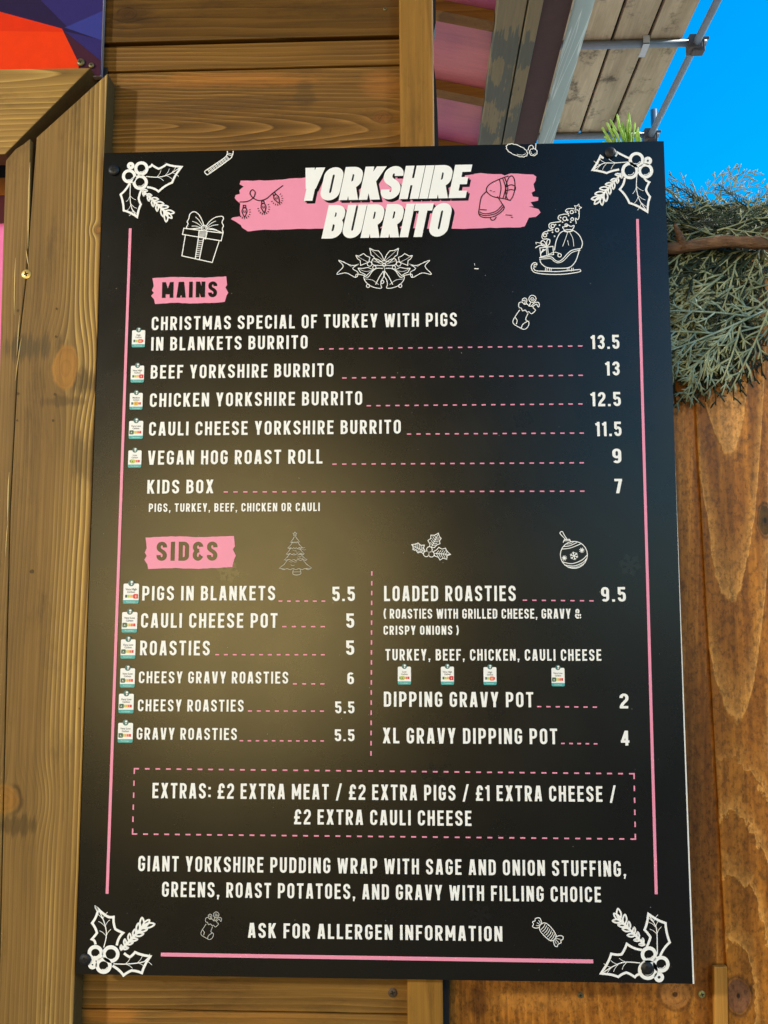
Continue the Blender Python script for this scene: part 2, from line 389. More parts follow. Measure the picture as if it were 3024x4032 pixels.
def door_wood(name, xc_px, upper, seed, extra=(), pk=()):
    """brown stained plank with broad cathedral figure: U-shaped bands above, chevrons round a knot below"""
    m, b = newmat(name); x, y, z = pos()
    n1 = noise(vec(x*8+seed, y, z*3), 1, 4, .6)-.5; n2 = noise(vec(x*70, y, z*50+seed), 1, 3, .6)-.5
    xc = P(xc_px, 2400, YD).x; zk = P(2905, 3915, YD); z1 = P(2880, 1850, YD).z
    xx = x-xc + n1*.012
    fu = ((z-z1) - (xx.abs()*34).pw(1.9)*.11)*7.2 + n1*1.1 + n2*.10
    dl = (((x-zk.x+n1*.01)*1.0).pw(2.0) + ((z-zk.z)*.30).pw(2.0)).sqrt()
    fl = dl*72 + n1*1.2 + n2*.35
    k = (z + n1*.05).step(P(2900, 3150, YD).z, P(2900, 2850, YD).z)
    n4 = noise(vec(x*130, y, z*110+seed), 1, 3, .6)-.5
    def bandf(f, wd): t = f.fract(); return (1-t.step(.0, wd))*t.step(0.0, .04)*.62 + (1-t.step(.0, .14))*t.step(0.0, .03)*.38
    if upper: band = bandf(fu+n4*.10, .6)*k + bandf(fl*.8+n2*.5+n4*.3, .5)*(1-k)
    else: band = bandf(fu*.9+.37+n4*.2, .4)*.3
    fine2 = noise(vec(x*260+seed, y*30, z*7), 1, 3, .6)
    fine = noise(vec(x*90+seed, y*30, z*5), 1, 3, .6)
    col = mixc(fine.step(.35, .7), OD, OB)
    col = mixc(band*.8, col, OL)
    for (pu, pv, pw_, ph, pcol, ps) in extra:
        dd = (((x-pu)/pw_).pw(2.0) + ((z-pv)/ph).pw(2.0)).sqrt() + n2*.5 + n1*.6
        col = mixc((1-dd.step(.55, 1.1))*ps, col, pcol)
    for (ku, kv, kw, kh, kcol) in pk:
        dd = (((x-ku)/kw).pw(2.0) + ((z-kv)/kh).pw(2.0)).sqrt() + n2*.35
        col = mixc((((dd-1.1).abs()*-1)+.2).step(0, .2)*.6, col, tuple(q*.3 for q in kcol))
        col = mixc(1-dd.step(.9, 1.0), col, mixc((dd*3).fract().step(.5, 1)*.4, kcol, tuple(q*.6 for q in kcol)))
        col = mixc(1-dd.step(.1, .22), col, tuple(q*.2 for q in kcol))
    sp = noise(vec(x*300, y*300, z*190), 1, 3, .7); sp2 = noise(vec(x*150, y*60, z*110), 1, 4, .7)
    f = (1-sp.step(.48, .66)*.40)*(1-sp2.step(.42, .66)*.34)*((fine-.5)*.6+(fine2-.5)*.7+1.10)
    S.nt.links.new(scalec(col, f), b.inputs['Base Color']); b.inputs['Roughness'].default_value = .5; b.inputs['Specular IOR Level'].default_value = .3
    bump(b, band*.5+sp*.5, .2, .001); return m
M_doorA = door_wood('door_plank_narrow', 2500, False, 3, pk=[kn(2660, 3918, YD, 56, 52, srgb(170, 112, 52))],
                    extra=[pt(2760, 3300, YD, 70, 900, srgb(86, 46, 10), .6), pt(2100, 3940, YD, 260, 50, srgb(176, 118, 50), .6), pt(1880, 3950, YD, 50, 60, srgb(90, 50, 14), .6)])  # first patch paints the shade beside the plank seam
M_doorB = door_wood('door_plank_wide', 2885, True, 9, pk=[kn(2905, 3918, YD, 44, 62, srgb(126, 82, 52)), kn(3010, 2050, YD, 26, 60, srgb(90, 62, 14))],
                    extra=[pt(2870, 1640, YD, 46, 160, srgb(214, 152, 80), .85)])
M_end = plain('shaded_trim_edge', srgb(98, 74, 40), .85, .15, .3, 150)  # trim side faces carry their shade in this darker colour
M_batten = wood('batten_pine', srgb(188, 132, 56), srgb(150, 96, 34), srgb(214, 164, 88), 'Z', c0=.36, d0=.02, slope=.02, freq=160, line=.4, fib=.4, seed=51)
M_black = plain('matt_black', (.012, .011, .012), .8)
M_dark = plain('dark_interior', (.016, .011, .009), .9)
M_zinc = plain('yellow_zinc', srgb(205, 175, 105), .35, .5, .1, 200, metal=.6)
M_zincdull = plain('dull_zinc', srgb(110, 98, 60), .45, .5, .15, 200, metal=.5)
M_blackscrew = plain('black_screw', (.008, .008, .010), .5, .4)
M_recess = plain('screw_recess', (.006, .005, .004), .9)

# board print
def film():
    m, b = newmat('black_print'); x, y, z = pos()
    n = noise(vec(x, y, z), 9, 4, .65); n2 = noise(vec(x, y, z), 900, 2, .5)
    b.inputs['Base Color'].default_value = (.0034, .0034, .0027, 1)
    S.nt.links.new((n*.13+.205+n2*.02).k, b.inputs['Roughness']); b.inputs['Specular IOR Level'].default_value = .52
    bump(b, n2, .04, .0004); return m
M_film = film()
M_core = plain('white_foam_core', (.80, .80, .78), .6)
M_white = plain('white_print', (.86, .86, .85), .45, .3, .03)
M_pink = plain('pink_print', srgb(233, 144, 174), .45, .4, .04)
M_ink = M_film
M_ghost = plain('dark_grey_print', (.0075, .0074, .0068), .24, .52, 0)
M_grey = plain('grey_white_print', (.50, .50, .47), .45, .4, .03)
M_teal = plain('teal_print', srgb(70, 165, 165), .45); M_tealpale = plain('pale_teal_print', srgb(170, 220, 218), .45)
M_globe = plain('globe_print', srgb(62, 108, 108), .45)
M_text = plain('grey_text_print', srgb(60, 58, 66), .5)
SC = {'g': plain('green_print', srgb(58, 92, 74), .45), 'l': plain('lime_print', srgb(178, 196, 96), .45), 'y': plain('amber_print', srgb(226, 176, 74), .45),
      'o': plain('orange_print', srgb(232, 110, 80), .45), 'r': plain('red_print', srgb(206, 44, 52), .45)}

# ------------------------------------------------------------------ ground
g = MB(); g.face([(-120, -120, 0), (120, -120, 0), (120, 120, 0), (-120, 120, 0)])
tag(g.build('ground', plain('dark_cobbles', srgb(72, 68, 64), .8, .3, .3, 8)), kind='structure')
g = MB(); g.face([(-60, .5, .004), (60, .5, .004), (60, 60, .004), (-60, 60, .004)]); tag(g.build('bounce_paving', plain('pale_bounce', srgb(196, 186, 168), .85, .3, .2, 3)), kind='structure')  # unseen pale ground added to bounce light up to the deck

# ------------------------------------------------------------------ left hut
hut = thing('timber_hut', (-.3, .05, 0), 'brown pine hut wall of horizontal boards with mitred window trim left of the board', 'hut')
def zc(v, u=1000, y=.03): return P(u, v, y).z
xl, xR = P(75, 1200, .03).x, P(1620, 300, .03).x
c = MB(); zb0, zt0 = 0.0, 2.75
def plank(z0, z1, m, y=.03):
    c.box(xl, xR, y, .055, z0+.0006, z1-.0006, m)
plank(zc(163), zt0, 0, .026)
plank(zc(268), zc(166), 1, .030)
plank(zc(980), zc(269), 2, .031)
zz = zc(980); k = 0
while zz > zc(3500): plank(zz-.12, zz, 3 if k % 2 else 1); zz -= .12; k += 1
plank(zc(3985), zz, 3); plank(zc(4700), zc(3987), 3, .031); plank(.05, zc(4703), 1)
cl = c.build('cladding', [M_cl1, M_cl2, M_cl3, M_cl4], hut, bevel=.0015)
b = MB(); b.box(xl, P(1650, 300, .06).x, .057, .075, .05, 2.75); b.build('backing_panel', M_dark, hut)
def quad_px(pts, y): return [P(u, v, y) for u, v in pts]
pb = MB(); pb.prism(quad_px([(1608, 4500), (1750, 4500), (1702, -250), (1569, -250)], .012), (0, .045, 0)); pb.build('corner_post', M_post, hut, bevel=.002)
pf = MB(); pf.prism(quad_px([(1740, 4500), (1770, 4500), (1768, 3800), (1728, 600), (1722, 430), (1717, 330), (1706, 240), (1707, 130), (1716, 90), (1714, -250), (1700, -250)], .040), (0, .02, 0)); pf.build('dark_edge', M_black, hut)  # black strip with a ragged outline beside the post
t = MB(); t.prism(quad_px([(100, 600), (150, 600), (424, 320), (424, 265), (340, 262), (100, 520)], .0285), (0, .0012, 0)); t.build('gap_shade_strip', M_black, hut)  # black sheet put behind the mitre gap as its shade
t = MB(); t.prism(quad_px([(-17, 4500), (270, 4500), (295, 3831), (405, 700), (424, 287), (143, 541), (124, 800), (105, 1085), (76, 1335), (41, 2000)], .006), (0, .0235, 0), 0, 1)
t.build('trim_board', [M_trim, M_end], hut, bevel=.0012)
t = MB(); t.prism(quad_px([(-190, 4500), (-21, 4500), (38, 2000), (73, 1330), (102, 1080), (117, 800), (118, 545), (90, 568), (62, 585), (22, 632), (12, 950), (-4, 1500)], .006), (0, .0235, 0))
t.build('trim_board', M_trim, hut, bevel=.001, label='narrow split edge of the window trim, left of the crack')
t = MB(); t.prism(quad_px([(20, 606), (357, 265), (-300, 285), (-300, 625)][::-1] if False else [(-1600, 625), (18, 608), (357, 266), (-1600, 300)], .0055), (0, .024, 0), 0, 1)
t.build('trim_board', [M_trim2, M_end], hut, bevel=.0012, label='horizontal mitred trim board')
def screw(name, u, v, y, r_px, parent, mat, dome=.3, proud=.0006, rot=.3, label=None):
    p = P(u, v, y); s = (p-CAM).y/FPX; r = r_px*s
    q = MB(); rings = [(r, 0), (r, -proud), (r*.8, -proud-r*dome*.6), (r*.45, -proud-r*dome)]
    n = 18; pts = []
    for rr, yy in rings: pts.append([p+Vector((rr*math.cos(2*math.pi*i/n), yy, rr*math.sin(2*math.pi*i/n))) for i in range(n)])
    for A, B in zip(pts, pts[1:]):
        for i in range(n):
            j = (i+1) % n; q.face([A[i], A[j], B[j], B[i]], 0)
    q.face(pts[-1], 0)
    yy = -proud-r*dome-.00006
    for a0 in (rot, rot+math.pi/2):                    # cross recess
        d = Vector((math.cos(a0), 0, math.sin(a0))); e = Vector((-math.sin(a0), 0, math.cos(a0))); yy -= .00003
        L, W = r*.52, r*.13
        q.face([p+Vector((0, yy, 0))+d*sx*L+e*sy*W*(1) for sx, sy in ((-1, -1), (1, -1), (1, 1), (-1, 1))], 1)
    return q.build(name, [mat, M_recess], parent, smooth=False, label=label)
screw('screw', 104, 1080, .006, 20, hut, M_zinc, .12, label='bright yellow zinc screw in the trim')
screw('screw', 318, 246, .0165, 17, hut, M_zincdull, .3, label='dull screw above the mitred trim')
screw('screw', 360, 258, .0165, 12, hut, M_zincdull, .3)
screw('screw', 1546, 3908, .030, 17, hut, plain('rusty_nail', srgb(70, 56, 40), .6), .2, label='dark screw below the menu board')
screw('screw', 1516, 36, .026, 8, hut, M_zincdull, .3)
# small splinters and nail holes on the trim
M_spl = plain('splinter_pine', srgb(214, 180, 112), .7); M_hole = plain('hole_shadow', srgb(88, 66, 34), .9)
for (u0, v0, u1, v1, ww) in ((61, 1015, 56, 1240, 5), (103, 985, 113, 1050, 5), (36, 1860, 30, 2060, 6), (30, 2060, 22, 2190, 4), (84, 1330, 60, 1500, 4), (118, 640, 110, 980, 7), (78, 1240, 66, 1400, 4)):
    A, B = P(u0, v0, .006), P(u1, v1, .006); r = ww*MMPX*.5
    sp = MB(); sp.tube([A, A.lerp(B, .3)+Vector((0, -r*.6, 0)), A.lerp(B, .7)+Vector((0, -r*.6, 0)), B], [r*.2, r, r*.9, r*.15], 6); sp.build('splinter', M_spl, hut)
for (u, v, r) in ((222, 1215, 7), (220, 1325, 7), (72, 1330, 9), (70, 1550, 8), (216, 1552, 8), (68, 1655, 7), (208, 1655, 8), (124, 2250, 12), (70, 1222, 7), (312, 2790, 5)):
    p = P(u, v, .0055); r *= MMPX*.7
    hh = MB(); hh.face([p+Vector((r*math.cos(i*math.pi/5)*(.7+.5*random.random()), 0, r*math.sin(i*math.pi/5)*(.8+.6*random.random()))) for i in range(10)]); hh.build('nail_hole', M_hole, hut)
# roof of the hut seen past the corner post
ZC = CAM.z+1.2
xa, xb, xc_, xd, xe, xf = [Pz(u, 0, ZC).x for u in (1963, 2080, 2140, 2262, 2264, 2342)]
ynear, yfar = Pz(1646, -700, ZC).y, 5.5
M_pinkroof = None
def pink_roof():
    m, b = newmat('pink_roof_sheet'); x, y, z = pos()
    n = noise(vec(x*6, y*60, z*3), 1, 3, .6); n2 = noise(vec(x*5, y*3.3, z), 1, 2, .5); n3 = noise(vec(x*90, y*500, z), 1, 3, .6)
    col = mixc(n2.step(.35, .65), srgb(200, 108, 110), srgb(166, 76, 112))
    S.nt.links.new(scalec(col, (n-.5)*.5+1.0+(n3-.5)*.3), b.inputs['Base Color']); b.inputs['Roughness'].default_value = .45
    return m
sl_ = .24
def roofz(x): return ZC+.035 + (xa-x)*sl_
rf = MB(); x0 = -.8
rf.prism([(x0, ynear, roofz(x0)), (x0, yfar, roofz(x0)), (xa+.01, yfar, roofz(xa+.01)), (xa+.01, ynear, roofz(xa+.01))], (0, 0, .012))
rf.build('roof_sheet', pink_roof(), hut)
M_purlin = wood('purlin_pine', srgb(122, 78, 22), srgb(92, 56, 15), srgb(150, 102, 38), 'X', c0=2.9, d0=.1, slope=.02, freq=60, fib=.3, seed=61)
for v in (-260, 28, 338, 566, 770):
    yy = Pz(1722, v, roofz(.08)-.02).y
    q = MB(); q.prism([(x0, yy, roofz(x0)-.001), (x0, yy, roofz(x0)-.026), (xa-.001, yy, roofz(xa)-.026), (xa-.001, yy, roofz(xa)-.001)], (0, .034, 0)); q.build('purlin', M_purlin, hut)
def peeling():
    m, b = newmat('peeling_paint'); x, y, z = pos()
    n = noise(vec(x*14, y*7, z*14), 1, 3, .55); j = noise(vec(x*190, y*5, z*190), 1, 2, .6)
    k = (n + (j-.5)*.42).step(.50, .53)
    col = mixc(k, srgb(138, 120, 86), srgb(98, 96, 82)); f = noise(vec(x*200, y*10, z*200), 1, 3, .6)
    S.nt.links.new(scalec(col, (f-.5)*.5+1), b.inputs['Base Color']); b.inputs['Roughness'].default_value = .7; return m
M_peel = peeling()
q = MB(); q.box(xa, xb-.0015, ynear, yfar, ZC, ZC+.07); q.build('eaves_board', M_peel, hut, bevel=.002)
q = MB(); q.box(xb+.0015, xc_, ynear, yfar, ZC-.004, ZC+.07); q.build('eaves_board', M_peel, hut, bevel=.002)
q = MB(); q.box(xc_+.001, xd, ynear, yfar, ZC+.012, ZC+.06); q.build('gutter_board', plain('maroon_paint', srgb(78, 50, 46), .6, .3, .2, 40), hut)
def polythene():
    m, b = newmat('polythene_wrap'); x, y, z = pos()
    n = noise(vec(x*55 + y*3.2, y*1.6, z*55), 1, 2, .5); st = (((n-.5).abs()*-1)+.03).step(0, .03)
    S.nt.links.new(mixc(st, srgb(118, 132, 130), srgb(246, 250, 248)), b.inputs['Base Color']); b.inputs['Roughness'].default_value = .3
    tr = S.nt.nodes.new('ShaderNodeBsdfTranslucent'); tr.inputs[0].default_value = (*srgb(208, 212, 202), 1)
    mx = S.nt.nodes.new('ShaderNodeMixShader'); mx.inputs[0].default_value = .6
    S.nt.links.new(b.outputs[0], mx.inputs[1]); S.nt.links.new(tr.outputs[0], mx.inputs[2])
    S.nt.links.new(mx.outputs[0], S.nt.nodes['Material Output'].inputs[0]); bump(b, n, .6, .01); return m
q = MB(); q.box(xe, xf, ynear, yfar, ZC-.002, ZC+.004); q.build('polythene_edge', polythene(), hut)

# pink lit panel inside the hatch at the far left
inn = thing('pink_panel', P(-60, 1300, .12), 'sliver of a bright pink panel beyond the far left edge of the window trim', 'panel')
q = MB(); y = .12
for (v0, v1, mm) in ((600, 700, 0), (700, 770, 1), (770, 880, 2), (880, 4400, 3)):
    A, B = P(-1600, v1-.5, y), P(40, v0, y); q.box(A.x, B.x, y, y+.01, P(0, v1, y).z+.0004, P(0, v0, y).z, mm)
q.build('panel_face', [M_dark, plain('orange_strip', srgb(190, 120, 40), .6), plain('plum_strip', srgb(110, 50, 80), .6), plain('pink_strip', srgb(240, 110, 190), .5)], inn)

# ------------------------------------------------------------------ poster
po = thing('geometric_poster', P(200, 150, .02), 'purple and orange faceted poster panel at the top left above the window trim', 'poster')
zp = lambda x, y: P(x*.42194, y*.42194, .0166)
q = MB(); yb = .018
q.prism(quad_px([(-1600, 400), (397, 300), (409, 0), (417, -250), (-1600, -250)], yb), (0, .006, 0)); q.build('poster_board', plain('poster_back', srgb(142, 128, 132), .6), po)
q = MB()
FAC = [((0, 700), (-900, 760), (-900, -600), (0, -600)), ]
def facet(pts, m, lay): q.face([Vector((p.x, .0178-lay*.0001, p.z)) for p in [zp(*a) for a in pts]][::-1], m)
facet([(-3700, -600), (955, -600), (938, 690), (930, 700), (-3700, 760)], 0, 0)
facet([(380, 0), (420, -300), (960, -300), (955, 95), (620, 240)], 1, 1)
facet([(600, 250), (955, 95), (945, 370)], 2, 1)
facet([(600, 285), (945, 368), (936, 560)], 1, 2)
facet([(580, 270), (936, 560), (932, 700), (720, 700), (735, 590)], 3, 1)
facet([(-900, -150), (0, 106), (575, 262), (735, 590), (720, 700), (-900, 760)], 4, 3)
facet([(-900, 275), (-900, -150), (0, 106), (575, 262), (585, 292), (0, 285)], 5, 4)
q.build('poster_print', [plain('plum_blue', srgb(38, 26, 62), .7, .12), plain('indigo', srgb(46, 38, 98), .7, .12), plain('mid_blue', srgb(52, 56, 132), .7, .12), plain('maroon_ink', srgb(62, 28, 46), .7, .12),
                         plain('orange_ink', srgb(222, 56, 10), .7, .12), plain('orange_deep', srgb(212, 46, 10), .7, .12)], po)

# ------------------------------------------------------------------ right hut wall
dr = thing('plank_wall', P(2850, 3000, YD), 'orange brown stained timber wall of vertical planks right of the menu board', 'wall')
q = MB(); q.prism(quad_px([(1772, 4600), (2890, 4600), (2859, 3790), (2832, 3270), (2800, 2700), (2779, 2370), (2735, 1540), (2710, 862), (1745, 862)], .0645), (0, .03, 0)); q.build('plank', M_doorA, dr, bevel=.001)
q = MB(); q.prism(quad_px([(2891, 4600), (5200, 4600), (5200, 862), (2711, 862), (2736, 1540), (2780, 2370), (2801, 2700), (2833, 3270), (2860, 3790)], .061), (0, .03, 0)); q.build('plank', M_doorB, dr, bevel=.0015)
q = MB(); q.prism(quad_px([(2822, 4600), (2882, 4600), (2864, 3806), (2810, 3808)], .054), (0, .006, 0)); q.build('batten', M_batten, dr, bevel=.001)
q = MB(); zt = P(2800, 862, YD).z; q.box(.02, 1.0, .057, .10, zt+.0005, zt+.012); q.build('top_rail', plain('pale_pine', srgb(190, 150, 84), .6), dr)
screw('nail', 2763, 3914, .0645, 13, dr, plain('pale_green_zinc', srgb(150, 148, 96), .4, .5, .1, 100, .4), .25, label='pale zinc nail head under the board corner')
screw('nail', 2285, 3918, .0645, 11, dr, plain('dark_nail', srgb(90, 80, 50), .6), .2)
q = MB(); q.box(xR+.03, 1.2, .097, .11, .05, zt-.01); q.build('backing_panel', M_dark, dr)

# ------------------------------------------------------------------ scaffold
ZD = CAM.z+3.6
scf = thing('scaffold', (1.4, 5.6, 0), 'scaffold deck of weathered boards with grey steel tubes seen from below against the blue sky', 'scaffold')
def deckmat():
    m, b = newmat('weathered_deck'); x, y, z = pos()
    bn = noise(vec((x*4.4).op('FLOOR')*7.3, 0.5, 0.5), 1, 0); n = noise(vec(x*9, y*1.3, z), 1, 4, .65); s = noise(vec(x*5, y*4.5, z+4), 1, 5, .7); f = noise(vec(x*150, y*4, z), 1, 3, .6)
    col = mixc(n.step(.3, .7), srgb(204, 186, 150), srgb(172, 154, 120)); col = mixc(s.step(.52, .68)*.8, col, srgb(72, 62, 50))
    S.nt.links.new(scalec(col, (f-.5)*.4+(bn-.5)*.4+1), b.inputs['Base Color']); b.inputs['Roughness'].default_value = .85; return m
M_deck = deckmat()
xs = [Pz(u, 0, ZD).x for u in (2464, 2614, 2768)]
bwid = xs[1]-xs[0]
y0d, y1d = Pz(1646, -900, ZD).y, Pz(1646, 548, ZD).y
for i, xx in enumerate([xs[0]-3*bwid, xs[0]-2*bwid, xs[0]-bwid, xs[0], xs[1]]):
    q = MB(); q.box(xx+.010, xx+bwid-.010, y0d, y1d, ZD, ZD+.038); q.build('deck_board', M_deck, scf, bevel=.004)
q = MB(); q.box(xs[0]-3*bwid, xs[2]-.02, y0d, y1d, ZD+.040, ZD+.05); q.build('deck_sky_block', M_dark, scf)  # dark sheet added to block sky light in the board gaps
M_tube = plain('galvanised_tube', srgb(128, 138, 148), .45, .5, .25, 15, .3)
xt = Pz(2826, 0, ZD-.05).x
q = MB(); q.tube([(xt, y0d, ZD-.05), (xt, y1d+.25, ZD-.05)], .024, 12); q.build('ledger_tube', M_tube, scf, smooth=True)
for v in (-420, 198, 552):
    yy = Pz(1646, v, ZD-.03).y
    q = MB(); q.tube([(xs[0]-2.5*bwid, yy, ZD-.026), (xt+.07, yy, ZD-.026)], .0245, 12); q.build('transom_tube', M_tube, scf, smooth=True)
    q = MB(); q.box(xt-.045, xt+.035, yy-.045, yy+.045, ZD-.085, ZD+.005); q.box(xt-.02, xt+.055, yy-.03, yy+.03, ZD-.10, ZD-.02); q.tube([(xt+.02, yy-.05, ZD-.03), (xt+.075, yy-.05, ZD-.03)], .01, 8)
    q.build('coupler', plain('rusty_coupler', srgb(92, 84, 80), .6, .4, .3, 30), scf, bevel=.006)
ys = Pz(1646, 556, ZD).y
q = MB(); xs_ = P(2586, 540, ys).x; q.tube([(xs_, ys+.06, 0), (xs_, ys+.06, ZD+.25)], .024, 12); q.build('standard_tube', M_tube, scf, smooth=True)
q = MB(); yy = Pz(1646, 190, ZD).y; xx = xs[1]-.02; q.box(xx-.02, xx+.02, yy-.075, yy+.06, ZD-.062, ZD-.054); q.box(xx-.02, xx+.02, yy-.075, yy-.07, ZD-.06, ZD-.002); q.build('board_clip', plain('pale_clip', srgb(200, 205, 205), .5), scf)

# ------------------------------------------------------------------ menu board
mb = thing('menu_board', (0, 0, 1.6), 'black menu board headed YORKSHIRE BURRITO with white lettering and pink borders', 'menu board')
BW, BH = .297, .42
q = MB(); q.box(-BW, BW, 0, .005, 1.6-BH, 1.6+BH); q.build('panel', M_core, mb)
q = MB(); ft = lambda s, z_: Vector((s, -.00025, z_))
front = [ft(-BW-.0002, 1.6-BH-.0002), ft(BW-.0016, 1.6-BH+.0001), ft(BW-.0013, 1.6-.18), ft(BW-.0004, 1.6+.02), ft(BW+.0002, 1.6+.15), ft(BW+.0002, 1.6+BH+.0002), ft(-BW-.0002, 1.6+BH+.0002)]
q.prism(front, (0, .0002, 0)); q.build('print_film', M_film, mb)
q = MB(); q.box(-BW-.0003, -BW-.0001, -.0002, .0049, 1.6-BH, 1.6+BH); q.box(-BW, BW, -.0002, .0049, 1.6+BH+.0001, 1.6+BH+.0003); q.build('edge_tape', M_ink, mb)
def poly_print(name, pts, m, base, label=None):
    q = MB(); pts = list(pts); y = -base
    f = [(a, y, b) for a, b in pts]
    ar = sum(f[i][0]*f[(i+1) % len(f)][2]-f[(i+1) % len(f)][0]*f[i][2] for i in range(len(f)))
    q.face(f if ar > 0 else f[::-1]); return q.build(name, m, mb, label=label)
ZM = {'a': (440, 570, .48222), 'b': (1160, 620, .59072), 'c': (1960, 550, .39783), 'd': (1060, 2080, .78360), 'e': (330, 3520, .37975), 'f': (2060, 3520, .42194),
      '3': (300, 1000, .7836), '4': (1500, 1000, .9186), '5': (300, 2000, .7836), '6': (1400, 2000, .9789), '7': (0, 3000, .9645), '8': (1500, 3000, .9186)}
def zm(k, pts):
    ox, oy, s = ZM[k]; return [bd(ox+a*s, oy+b*s) for a, b in pts]
def rough(pts, amp, n, rnd):
    o = []
    for i in range(len(pts)):
        a, b = pts[i], pts[(i+1) % len(pts)]; L = math.hypot(b[0]-a[0], b[1]-a[1])
        k = max(1, int(L/n))
        for j in range(k):
            t = j/k; o.append((a[0]+(b[0]-a[0])*t+rnd.uniform(-amp, amp), a[1]+(b[1]-a[1])*t+rnd.uniform(-amp, amp)))
    return o
rn = random.Random(3)
head = zm('a', [(1055, 295), (1300, 292), (1545, 272)])+zm('b', [(75, 134), (700, 122), (1160, 118), (1240, 107), (1380, 112), (1400, 120), (1440, 110), (1590, 115), (1610, 130), (1605, 160), (1590, 180), (1602, 225), (1580, 235), (1586, 262), (1624, 265), (1622, 290), (1575, 300), (1592, 325), (1560, 328), (1625, 345), (1638, 370), (1610, 395), (1560, 405), (1535, 460), (1500, 467), (1300, 470), (1130, 476), (800, 474), (300, 470), (100, 476)])+zm('a', [(1400, 695), (1200, 698), (1115, 712), (1065, 680), (1055, 655), (975, 610), (985, 598), (1050, 582), (1045, 540), (1052, 480), (1020, 455), (1005, 435), (1010, 410), (1050, 400), (1045, 370), (1075, 345), (1048, 325)])
poly_print('brush_patch', rough(head, .0004, .006, rn), M_pink, .0005, 'wide pink brush stroke behind the title')
def patch(k, x0, y0, x1, y1, label):
    pts = [(x0+6, y0+4), (x0+(x1-x0)*.3, y0-2), (x0+(x1-x0)*.7, y0+2), (x1-8, y0-4), (x1-2, y0+(y1-y0)*.3), (x1-12, y0+(y1-y0)*.4), (x1+2, y0+(y1-y0)*.6), (x1-6, y0+(y1-y0)*.7), (x1-14, y1-6), (x0+(x1-x0)*.6, y1+2), (x0+(x1-x0)*.3, y1-2), (x0+20, y1+4), (x0+14, y1-20), (x0, y0+(y1-y0)*.72), (x0+12, y0+(y1-y0)*.6), (x0+2, y0+(y1-y0)*.5), (x0+12, y0+(y1-y0)*.35)]
    poly_print('brush_patch', rough(zm(k, pts), .0003, .004, rn), M_pink, .0005, label)
patch('3', 378, 118, 762, 248, 'small pink brush stroke behind MAINS'); patch('5', 343, 145, 800, 304, 'pink brush stroke behind SIDES')
def word(name, txt, xl, bl, xr, cap, mat=M_white, dz=0, label=None, px=False, **kw):
    k = 1 if px else K
    x0, z0 = bd(xl*k, bl*k); z1 = bd(xl*k, (bl-cap)*k)[1]
    # right end: the same board height
    lo = (xr*k, bl*k); x1, zz = bd(*lo)
    for _ in range(4): lo = (lo[0], lo[1]+(zz-z0)/MMPX); x1, zz = bd(*lo)
    q = MB(); put_text(q, txt, x0, z0, x1, z1-z0, **kw); return q.build(name, mat, mb, label=label)
# title
SH = dict(w=.218, gap=.016, space=.2, shear=.205)
def impact(name, mat, base, dx=0, dz=0):
    q = MB()
    for txt, xl, bs, xr, cap in (('YORKSHIRE', 1174, 793, 1833, 139), ('BURRITO', 1266, 941, 1758, 139)):
        x0, z0 = bd(xl, bs); x1, _ = bd(xr, bs); cap_ = cap*MMPX*1.02
        put_text(q, txt, x0, z0, x1, cap_, base=base, dx=dx, dz=dz, **SH)
    return q.build(name, mat, mb)
impact('title_shadow', M_ink, .00055, .0029, -.0029)
impact('title_shadow', M_ink, .00056, .0015, -.0015)
impact('title_lettering', M_white, .0008)
word('section_lettering', 'MAINS', 350, 644, 469, 34, M_ink, w=.20, gap=.09, base=.0006, label='black MAINS heading')
word('section_lettering', 'SID~S', 338, 1211.5, 469.5, 41, M_ink, w=.19, gap=.10, base=.0006, label='black SIDES heading')
